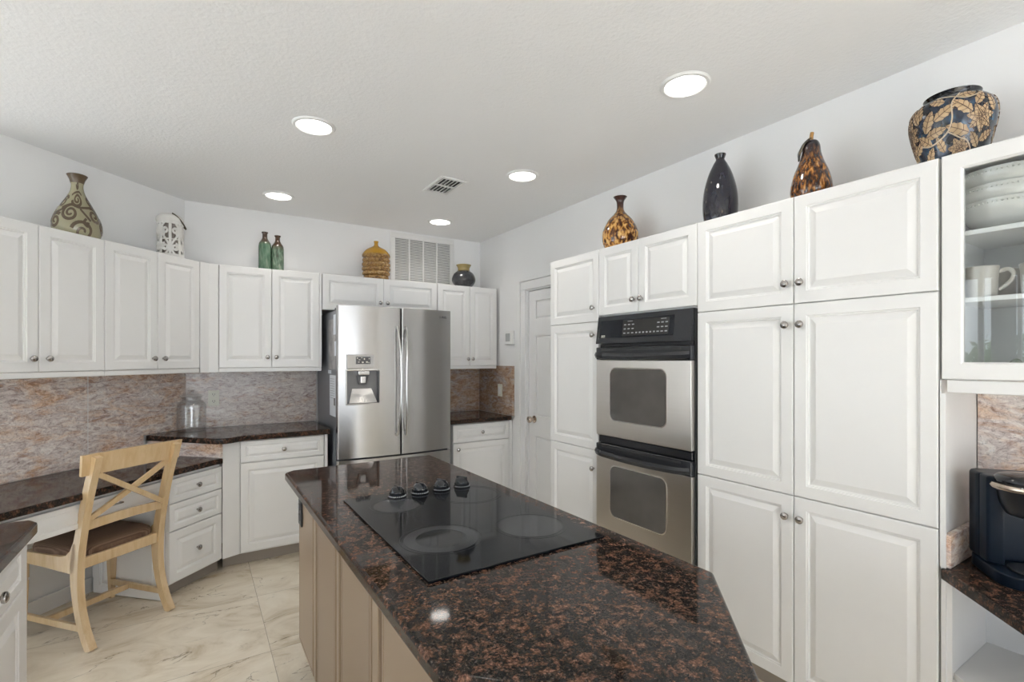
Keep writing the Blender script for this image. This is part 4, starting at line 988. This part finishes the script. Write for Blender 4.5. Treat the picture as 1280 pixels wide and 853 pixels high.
for i in range(10):
    for q in (0, 1): fs.append((i * 3 + q, i * 3 + q + 1, i * 3 + q + 4, i * 3 + q + 3))
lfo = lf.add(vs, fs).build('leaf', 'pearleaf', o)
so = lfo.modifiers.new('thickness', 'SOLIDIFY'); so.thickness = 0.006
# leaf-pattern urn
px, py = 2.272, 0.640
up_ = smooth_prof([(0.085, 0.0), (0.100, 0.010), (0.128, 0.08), (0.150, 0.165), (0.156, 0.215), (0.148, 0.255), (0.120, 0.283), (0.096, 0.292)], 5)
o = thing('urn', 'large round urn with tan leaves on blue-black above the glass-door cabinet', 'vase', (px, py, ZT), facing(px, py), 'vases on the cabinets')
o.scale = (0.77, 0.77, 0.85)
MB().lathe(up_, 64, None, True, False).build('body', 'urnbase', o, ang=60)
MB().lathe([(0.095, 0.291), (0.094, 0.297), (0.102, 0.306), (0.104, 0.311), (0.098, 0.313), (0.086, 0.300)], 48, None, False, False).build('rim', 'blackgloss', o, ang=60)
RU = 0.152
def on_urn(u, v, e):
    r = prof_r(up_, v) + e; a = u / RU; return (r * math.cos(a), r * math.sin(a), v)
lv_ = MB(); vn = MB(); vi = MB()
def leaf(cx, cz, L, ang, wd=0.5, lobes=4):
    L *= 1.17; wd *= 1.10
    ca, sa = math.cos(ang), math.sin(ang)
    pts = []; n = 30
    for sgn in (1, -1):
        rng = range(n + 1) if sgn == 1 else range(n - 1, 0, -1)
        for i in rng:
            u = i / n; h = wd * L * (math.sin(PI * u ** 0.8) ** 0.75) * (1 - 0.22 * abs(math.sin(lobes * PI * u)))
            pts.append((L * (u - 0.5), sgn * h * 0.5))
    # grid fill along the axis so the leaf hugs the curved wall
    NN = n; vs = []; fs = []
    for i in range(NN + 1):
        u = i / NN; h = wd * L * (max(0, math.sin(PI * u ** 0.8)) ** 0.75) * (1 - 0.22 * abs(math.sin(lobes * PI * u))) * 0.5 + 0.0004
        for q in (-1, -0.5, 0, 0.5, 1):
            lx, ly = L * (u - 0.5), q * h
            x, z = cx + ca * lx - sa * ly, cz + sa * lx + ca * ly
            z = max(0.004, min(0.288, z))
            vs.append(on_urn(x, z, 0.0016 - 0.003 * (abs(q) == 1)))
    for i in range(NN):
        for q in range(4): fs.append((i * 5 + q, i * 5 + q + 1, i * 5 + 6 + q, i * 5 + 5 + q))
    lv_.add(vs, fs)
    ax = [(cx + ca * L * (u / 10 - 0.5), max(0.006, min(0.286, cz + sa * L * (u / 10 - 0.5)))) for u in range(11)]
    ribbon(vn, ax, 0.0028, up_, RU, 0.0030)
    for k in range(1, 4):
        for sgn in (-1, 1):
            bx, bz = L * (k / 4 - 0.5), 0; ex, ez = bx + 0.13 * L, sgn * wd * L * 0.36
            ribbon(vn, [(cx + ca * (bx + (ex - bx) * j / 3) - sa * (ez * j / 3), max(0.006, min(0.286, cz + sa * (bx + (ex - bx) * j / 3) + ca * (ez * j / 3)))) for j in range(4)], 0.002, up_, RU, 0.0030)
def flower(cx, cz, R):
    for k in range(7):
        a = 2 * PI * k / 7 + 0.3; leaf(cx + 0.55 * R * math.cos(a), cz + 0.55 * R * math.sin(a), R, a, 0.75, 2)
    leaf(cx, cz, R * 0.8, 0.5, 0.9, 3)
for off in (0.0, 0.34, 0.66, -0.34):
    flower(off + 0.105, 0.165, 0.050); flower(off + 0.03, 0.055, 0.042)
    for (cx, cz, L, a) in ((0.035, 0.215, 0.075, 2.4), (-0.025, 0.205, 0.075, 0.6), (-0.085, 0.185, 0.075, 1.2), (-0.06, 0.135, 0.07, 0.2), (0.02, 0.13, 0.08, 2.7), (-0.045, 0.085, 0.06, 2.0), (-0.11, 0.115, 0.065, 2.4), (0.055, 0.262, 0.06, 0.2), (-0.055, 0.255, 0.055, 2.8), (0.10, 0.245, 0.06, 1.0), (-0.005, 0.02, 0.05, 0.5), (-0.10, 0.05, 0.07, 1.0), (0.09, 0.085, 0.06, 2.2), (-0.125, 0.24, 0.06, 1.8), (0.145, 0.10, 0.06, 0.6), (0.15, 0.225, 0.06, 2.0)):
        leaf(cx + off, cz, L, a, 0.62, 4)
    ribbon(vi, [(p.x, p.y) for p in spl([(off + a, b, 0) for a, b in ((0.03, 0.275), (0.0, 0.235), (0.0, 0.17), (-0.02, 0.12), (-0.08, 0.09), (-0.13, 0.10))], 8)], 0.006, up_, RU, 0.0034)
    ribbon(vi, [(p.x, p.y) for p in spl([(off + a, b, 0) for a, b in ((-0.015, 0.125), (0.03, 0.095), (0.06, 0.08), (0.09, 0.03))], 8)], 0.005, up_, RU, 0.0034)
    ribbon(vi, [(p.x, p.y) for p in spl([(off + a, b, 0) for a, b in ((0.12, 0.268), (0.05, 0.245), (0.0, 0.262), (-0.06, 0.275))], 8)], 0.005, up_, RU, 0.0034)
lv_.build('leaf_pattern', 'urnleaf', o); vn.build('leaf_veins', 'leafvein', o); vi.build('vine_pattern', 'urnline', o)

# ------------------------------------------------------------------ crockery behind the glass
def bowl(z, r, h, lab):
    o = thing('bowl', lab, 'bowl', (2.262, 0.492, z), 0, 'bowls behind the cabinet glass')
    pr = [(0.0, 0.004), (r * 0.45, 0.004), (r * 0.46, 0.0), (r * 0.50, 0.0), (r * 0.52, 0.012)] + smooth_prof([(r * 0.55, 0.014), (r * 0.80, h * 0.35), (r * 0.95, h * 0.7), (r, h)], 5) + [(r - 0.004, h + 0.001), (r - 0.008, h - 0.002)] + smooth_prof([(r * 0.92, h * 0.7), (r * 0.75, h * 0.36), (r * 0.4, 0.012), (0.0, 0.010)], 5)
    MB().lathe(pr, 56, None, False, False).build('body', 'cupwhite', o, ang=50)
    bd = MB()
    for k in range(64):
        a = 2 * PI * k / 64
        bd.lathe([(0.0001, -0.0032), (0.0024, -0.0018), (0.0032, 0.0), (0.0024, 0.0018), (0.0001, 0.0032)], 6, Tr((r * 0.985 + 0.002) * math.cos(a), (r * 0.985 + 0.002) * math.sin(a), h - 0.012), True, True)
    bd.build('beaded_rim', 'cupwhite', o, ang=60)
bowl(1.8585, 0.122, 0.098, 'lowest white china bowl of the stack behind the glass')
bowl(1.907, 0.126, 0.098, 'middle white china bowl of the stack behind the glass')
bowl(1.957, 0.130, 0.098, 'topmost white china bowl of the stack behind the glass')
def mug(x, y, rz, lab):
    o = thing('mug', lab, 'mug', (x, y, 1.6415), rz, 'mugs behind the cabinet glass')
    pr = smooth_prof([(0.034, 0.0), (0.038, 0.003), (0.040, 0.03), (0.041, 0.07), (0.044, 0.097)], 5)
    MB().lathe(pr + [(0.042, 0.098), (0.039, 0.094), (0.037, 0.05), (0.035, 0.008), (0.0, 0.007)], 40, None, True, False).build('cup', 'stoneware', o, ang=50)
    MB().sweep(spl([(0.040, 0, 0.080), (0.062, 0, 0.086), (0.074, 0, 0.070), (0.066, 0, 0.045), (0.041, 0, 0.022)], 6), [(0.006 * math.cos(2 * PI * k / 10), 0.004 * math.sin(2 * PI * k / 10)) for k in range(10)], None, Vector((0, 1, 0))).build('handle', 'stoneware', o, ang=60)
mug(2.150, 0.532, -1.35, 'grey stoneware mug beside the cabinet frame with its handle turned to the second mug')
mug(2.185, 0.408, -1.35, 'grey stoneware mug second from the cabinet frame')
mug(2.275, 0.505, 2.4, 'grey stoneware mug standing behind the two front mugs')
for i, (r, h) in enumerate(((0.070, 0.010), (0.066, 0.012), (0.060, 0.014))):
    z = BOT + 0.0185 + sum((0.010, 0.012, 0.014)[:i])
    tag(MB().lathe([(0, 0), (r * 0.6, 0), (r, h * 0.9), (r, h), (r * 0.62, h * 0.45), (0, h * 0.45)], 40, Tr(2.20, 0.435, z), False, False).build('saucer', 'dish'), ('lowest', 'middle', 'topmost')[i] + ' grey-green saucer of the small stack in the bottom of the glass cabinet', 'saucer', 'saucers in the glass cabinet')
for i, (dx, dy) in enumerate(((-0.015, 0.022), (0.0, -0.018))):
    sh = MB()
    vs = []; fs = []
    for a in range(13):
        for b in range(9):
            u = a / 12 * PI; v = b / 8
            rr = (0.020 * v) * (1 + 0.12 * math.cos(u * 9))
            vs.append((rr * math.cos(u * 2), rr * math.sin(u * 2), 0.020 * (1 - v * v)))
    for a in range(12):
        for b in range(8): fs.append((a * 9 + b, a * 9 + b + 1, (a + 1) * 9 + b + 1, (a + 1) * 9 + b))
    e = sh.add(vs, fs).build('seashell', 'dish', None, loc=(2.20 + dx, 0.435 + dy, BOT + 0.0185 + 0.031))
    tag(e, 'small grey ribbed seashell on the saucers, ' + ('beside the cabinet frame' if i == 0 else 'away from the cabinet frame'), 'shell', 'shells on the saucers')

# ------------------------------------------------------------------ coffee maker
cm = thing('coffee_maker', 'black and dark blue single-cup coffee maker on the low granite counter', 'coffee maker', (2.200, 0.448, 0.7525), -0.95)
# local -y is the front
def rr2(hw, y0, y1, r, n=6):
    pts = []
    for cx, cy, a0 in ((hw - r, y1 - r, 0), (-hw + r, y1 - r, PI / 2), (-hw + r, y0 + r, PI), (hw - r, y0 + r, 1.5 * PI)):
        for i in range(n + 1):
            a = a0 + PI / 2 * i / n; pts.append((cx + r * math.cos(a), cy + r * math.sin(a)))
    return pts
MB().prism(rr2(0.100, -0.135, 0.110, 0.055), 0.0, 0.040, 0.006, 2).build('base', 'navyblack', cm, ang=50)
MB().prism(rr2(0.100, 0.0, 0.110, 0.035), 0.0405, 0.318, 0.010, 3).build('body', 'navyblack', cm, ang=50)
for sx in (-1, 1):
    MB().prism([(sx * 0.058, -0.045), (sx * 0.098, -0.030), (sx * 0.0995, 0.02), (sx * 0.058, 0.02)][::sx], 0.0405, 0.318, 0.008, 2).build('side_column', 'navyblack', cm, ang=50)
MB().box(-0.086, -0.068, -0.0415, -0.0385, 0.09, 0.275, 0.001, 1, Matrix.Rotation(-0.36, 4, 'Z') @ Tr(0.017, -0.021, 0)).build('water_gauge', 'darkgrey', cm)
MB().prism(rr2(0.060, -0.120, -0.02, 0.04), 0.0402, 0.049, 0.003, 1).build('drip_tray', 'black', cm, ang=50)
MB().lathe(smooth_prof([(0.052, 0.205), (0.062, 0.215), (0.074, 0.245), (0.080, 0.285)], 4), 44, Tr(0.0, -0.045, 0), True, True).build('brew_head', 'black', cm, ang=50)
MB().lathe([(0.078, 0.285), (0.092, 0.287), (0.095, 0.294), (0.091, 0.303), (0.078, 0.306)], 44, Tr(0.0, -0.045, 0), True, True).build('lid_ring', 'copper', cm, ang=50)
MB().lathe(smooth_prof([(0.083, 0.3062), (0.082, 0.316), (0.064, 0.328), (0.0, 0.335)], 5), 44, Tr(0.0, -0.040, 0), True, False).build('lid', 'blackgloss', cm, ang=60)
bm_ = MB()
for k in range(5):
    a = -PI / 2 + (k - 2) * 0.22 - 0.2
    bm_.lathe([(0, 0), (0.0045, 0), (0.0045, 0.0015), (0, 0.0015)], 12, Tr(0.0905 * math.cos(a), -0.045 + 0.0905 * math.sin(a), 0.3032), False, False)
bm_.build('buttons', 'chrome', cm)

# ------------------------------------------------------------------ glass jar
jr = thing('glass_jar', 'clear glass storage jar with lid on the granite counter corner', 'jar', (-0.028, 4.318, 0.9145))
jp = [(0.0, 0.0), (0.082, 0.0)] + smooth_prof([(0.086, 0.003), (0.092, 0.02), (0.092, 0.12), (0.091, 0.185), (0.080, 0.208), (0.062, 0.220), (0.060, 0.235), (0.066, 0.242)], 4) + [(0.060, 0.243), (0.056, 0.232), (0.058, 0.218)] + smooth_prof([(0.076, 0.204), (0.087, 0.184), (0.088, 0.12), (0.087, 0.022), (0.080, 0.007)], 4) + [(0.0, 0.007)]
MB().lathe(jp, 48, None, False, False).build('jar_body', 'jarglass', jr, ang=50)
MB().lathe([(0, 0.2435), (0.066, 0.2435), (0.072, 0.248), (0.070, 0.256), (0.030, 0.266), (0.014, 0.270), (0.012, 0.278), (0.022, 0.284), (0.024, 0.294), (0.014, 0.302), (0, 0.303)], 40, None, False, False).build('lid', 'jarglass', jr, ang=50)

# ------------------------------------------------------------------ wall fittings
def plate(name, lab, cat, loc, rotz, w_, h_, kind):
    o = thing(name, lab, cat, loc, rotz)
    MB().box(-w_ / 2, w_ / 2, -0.006, 0, -h_ / 2, h_ / 2, 0.003, 2).build('plate', 'ivory', o)
    if kind == 'outlet':
        for z in (-0.026, 0.026):
            s = MB().prism(rrect(-0.017, 0.017, z - 0.0165, z + 0.0165, 0.012, 5), 0.0062, 0.0085, 0, 1, Rx(PI / 2)).build('socket', 'ivory', o)
            h = MB()
            for x in (-0.007, 0.007): h.box(x - 0.0018, x + 0.0018, -0.0095, -0.0086, z - 0.002, z + 0.009)
            h.lathe([(0, 0), (0.003, 0), (0.003, 0.0008), (0, 0.0008)], 10, Tr(0, -0.0087, z - 0.008) @ Rx(PI / 2), False, False)
            h.build('slots', 'gap', s)
    else:
        MB().box(-0.017, 0.017, -0.009, -0.0062, -0.034, 0.034, 0.002, 1).build('rocker', 'whiteplastic', o)
    return o
plate('outlet', 'ivory double outlet on the granite backsplash beside the glass jar', 'outlet', (0.114, YW - 0.021, 1.137), 0, 0.073, 0.118, 'outlet')
plate('light_switch', 'ivory light switch on the rusty backsplash near the panelled door', 'light switch', (XR - 0.021, 4.03, 1.138), -PI / 2, 0.078, 0.118, 'switch')
o = thing('thermostat', 'white thermostat with a grey screen on the wall beside the door casing', 'thermostat', (XR - 0.001, 3.877, 1.633), -PI / 2)
MB().box(-0.072, 0.072, -0.024, 0, -0.062, 0.062, 0.006, 2).build('housing', 'whiteplastic', o)
MB().box(-0.050, 0.026, -0.026, -0.0242, -0.034, 0.040, 0.001, 1).build('screen', 'greyscreen', o)
# return-air grille on the fridge wall
o = thing('wall_grille', 'large white return-air grille high on the wall above the refrigerator', 'vent', (1.838, YW - 0.001, 2.36), 0)
gw, gz0, gz1 = 0.325, -0.235, 0.255
f = MB(); f.box(-gw, -gw + 0.045, -0.014, 0, gz0 + 0.0452, gz1 - 0.0452, 0.003, 1); f.box(gw - 0.045, gw, -0.014, 0, gz0 + 0.0452, gz1 - 0.0452, 0.003, 1); f.box(-gw, gw, -0.014, 0, gz1 - 0.045, gz1, 0.003, 1); f.box(-gw, gw, -0.014, 0, gz0, gz0 + 0.045, 0.003, 1)
for k in (-0.14, 0.0, 0.14): f.box(k - 0.006, k + 0.006, -0.012, -0.001, gz0 + 0.0455, gz1 - 0.0455)
f.build('frame', 'rail', o)
MB().box(-gw + 0.03, gw - 0.03, -0.0018, -0.0002, gz0 + 0.03, gz1 - 0.03).build('backing', 'darkgrey', o)
s = MB(); n = 27
for i in range(n):
    z = gz0 + 0.05 + (gz1 - gz0 - 0.10) * i / (n - 1)
    s.add([(-gw + 0.04, -0.0100, z - 0.005), (gw - 0.04, -0.0100, z - 0.005), (gw - 0.04, -0.002, z + 0.006), (-gw + 0.04, -0.002, z + 0.006), (-gw + 0.04, -0.0110, z - 0.004), (gw - 0.04, -0.0110, z - 0.004), (gw - 0.04, -0.003, z + 0.007), (-gw + 0.04, -0.003, z + 0.007)],
          [(0, 1, 2, 3), (4, 5, 6, 7), (0, 1, 5, 4), (1, 2, 6, 5), (2, 3, 7, 6), (3, 0, 4, 7)])
s.build('louvres', 'rail', o)
# supply vent in the ceiling
o = thing('ceiling_vent', 'small white slotted air vent in the ceiling between the downlights', 'vent', (1.44, 3.115, CEIL), PI / 2)
f = MB(); a = 0.158; b = 0.096
for q in ((-a, a, b - 0.022, b), (-a, a, -b, -b + 0.022), (-a, -a + 0.026, -b + 0.0222, b - 0.0222), (a - 0.026, a, -b + 0.0222, b - 0.0222), (-0.008, 0.008, -b + 0.0222, b - 0.0222)): f.box(q[0], q[1], q[2], q[3], -0.010, 0, 0.003, 1)
f.build('frame', 'rail', o)
MB().box(-a + 0.02, a - 0.02, -b + 0.02, b - 0.02, -0.0015, -0.0002).build('backing', 'gap', o)
s = MB()
for i in range(6):
    y = -b + 0.030 + i * (2 * b - 0.060) / 5
    s.box(-a + 0.024, a - 0.024, -0.0015, 0.0015, -0.005, 0.005, 0, 1, Tr(0, y, -0.006) @ Matrix.Rotation(0.5, 4, 'X'))
s.build('louvres', 'rail', o)
# recessed downlights
names = {(0, 0): 'recessed ceiling light nearest the viewer above the island', (0, 1): 'recessed ceiling light second from the fridge wall, on the chair side', (0, 2): 'recessed ceiling light close to the green bottles',
         (1, 0): 'largest-looking recessed ceiling light, above the six-door pantry', (1, 1): 'recessed ceiling light beyond the ceiling vent towards the ovens', (1, 2): 'recessed ceiling light close to the wall grille'}
for i, x in enumerate((0.508, 1.791)):
    for j, y in enumerate((1.405, 2.676, 3.965)):
        o = thing('ceiling_light', names[(i, j)], 'ceiling light', (x, y, CEIL), 0, 'recessed ceiling lights')
        MB().lathe([(0.084, -0.006), (0.088, -0.010), (0.100, -0.008), (0.106, -0.001), (0.106, 0.0), (0.084, 0.0)], 48, None, False, False).build('trim_ring', 'whiteplastic', o)
        MB().lathe([(0.0, -0.0045), (0.0835, -0.0045), (0.0835, -0.001), (0.0, -0.001)], 48, None, False, False).build('lens', 'lamp', o)
        d = bpy.data.lights.new('lamp_light', 'AREA'); d.shape = 'DISK'; d.size = 0.15; d.energy = LAMP_W; d.spread = math.radians(130); d.color = (1.0, 0.95, 0.89)
        lo = bpy.data.objects.new('lamp_light', d); COL.objects.link(lo); lo.parent = o; lo.location = (0, 0, -0.012)
        lo.visible_camera = True

# ------------------------------------------------------------------ outside the side doors (seen mirrored in the cabinet glass)
M['paleground'] = plain('pale_bounce_ground', (0.55, 0.55, 0.54), 0.9, nz=0.08)  # ground outside, made pale to bounce daylight up to the ceiling
struct(MB().box(-30, 25, -30, 14, -0.25, -0.2).build('ground', 'paleground'))
def shrub(x, y, z0, z1, r, lab, cnt=900):
    mb = MB(); vs = []; fs = []
    for i in range(cnt):
        a = random.uniform(0, 2 * PI); b = math.acos(random.uniform(-1, 1)); q = random.uniform(0.6, 1) * r
        c = Vector((q * math.sin(b) * math.cos(a), q * math.sin(b) * math.sin(a), (z0 + z1) / 2 + (z1 - z0) / 2 * math.cos(b) * q / r))
        d1 = Vector((random.uniform(-1, 1), random.uniform(-1, 1), random.uniform(-1, 1))).normalized(); d2 = d1.cross(Vector((random.uniform(-1, 1), 0.3, 0.2))).normalized()
        s_ = random.uniform(0.05, 0.11); k = len(vs)
        vs += [c - d1 * s_, c + d2 * s_ * 0.5, c + d1 * s_, c - d2 * s_ * 0.5]; fs.append((k, k + 1, k + 2, k + 3))
    mb.add(vs, fs)
    o = thing('shrub', lab, 'shrub', (x, y, -0.2), 0, 'shrubs outside the window')
    mb.build('foliage', 'leafdark', o, recalc=False)
    MB().tube([(0, 0, 0), (0.05, 0.02, z0 + 0.3), (0, 0, (z0 + z1) / 2)], 0.05, 8).build('trunk', 'bark', o)
shrub(-8.6, 3.3, 0.2, 1.95, 1.0, 'green shrub outside, mirrored in the cabinet glass beside the frame')
shrub(-11.0, 3.2, 0.3, 2.2, 1.1, 'green shrub outside, mirrored in the middle of the cabinet glass')
shrub(-8.5, 0.6, 0.4, 2.7, 1.0, 'green shrub outside the side glass doors, apart from the two mirrored ones')
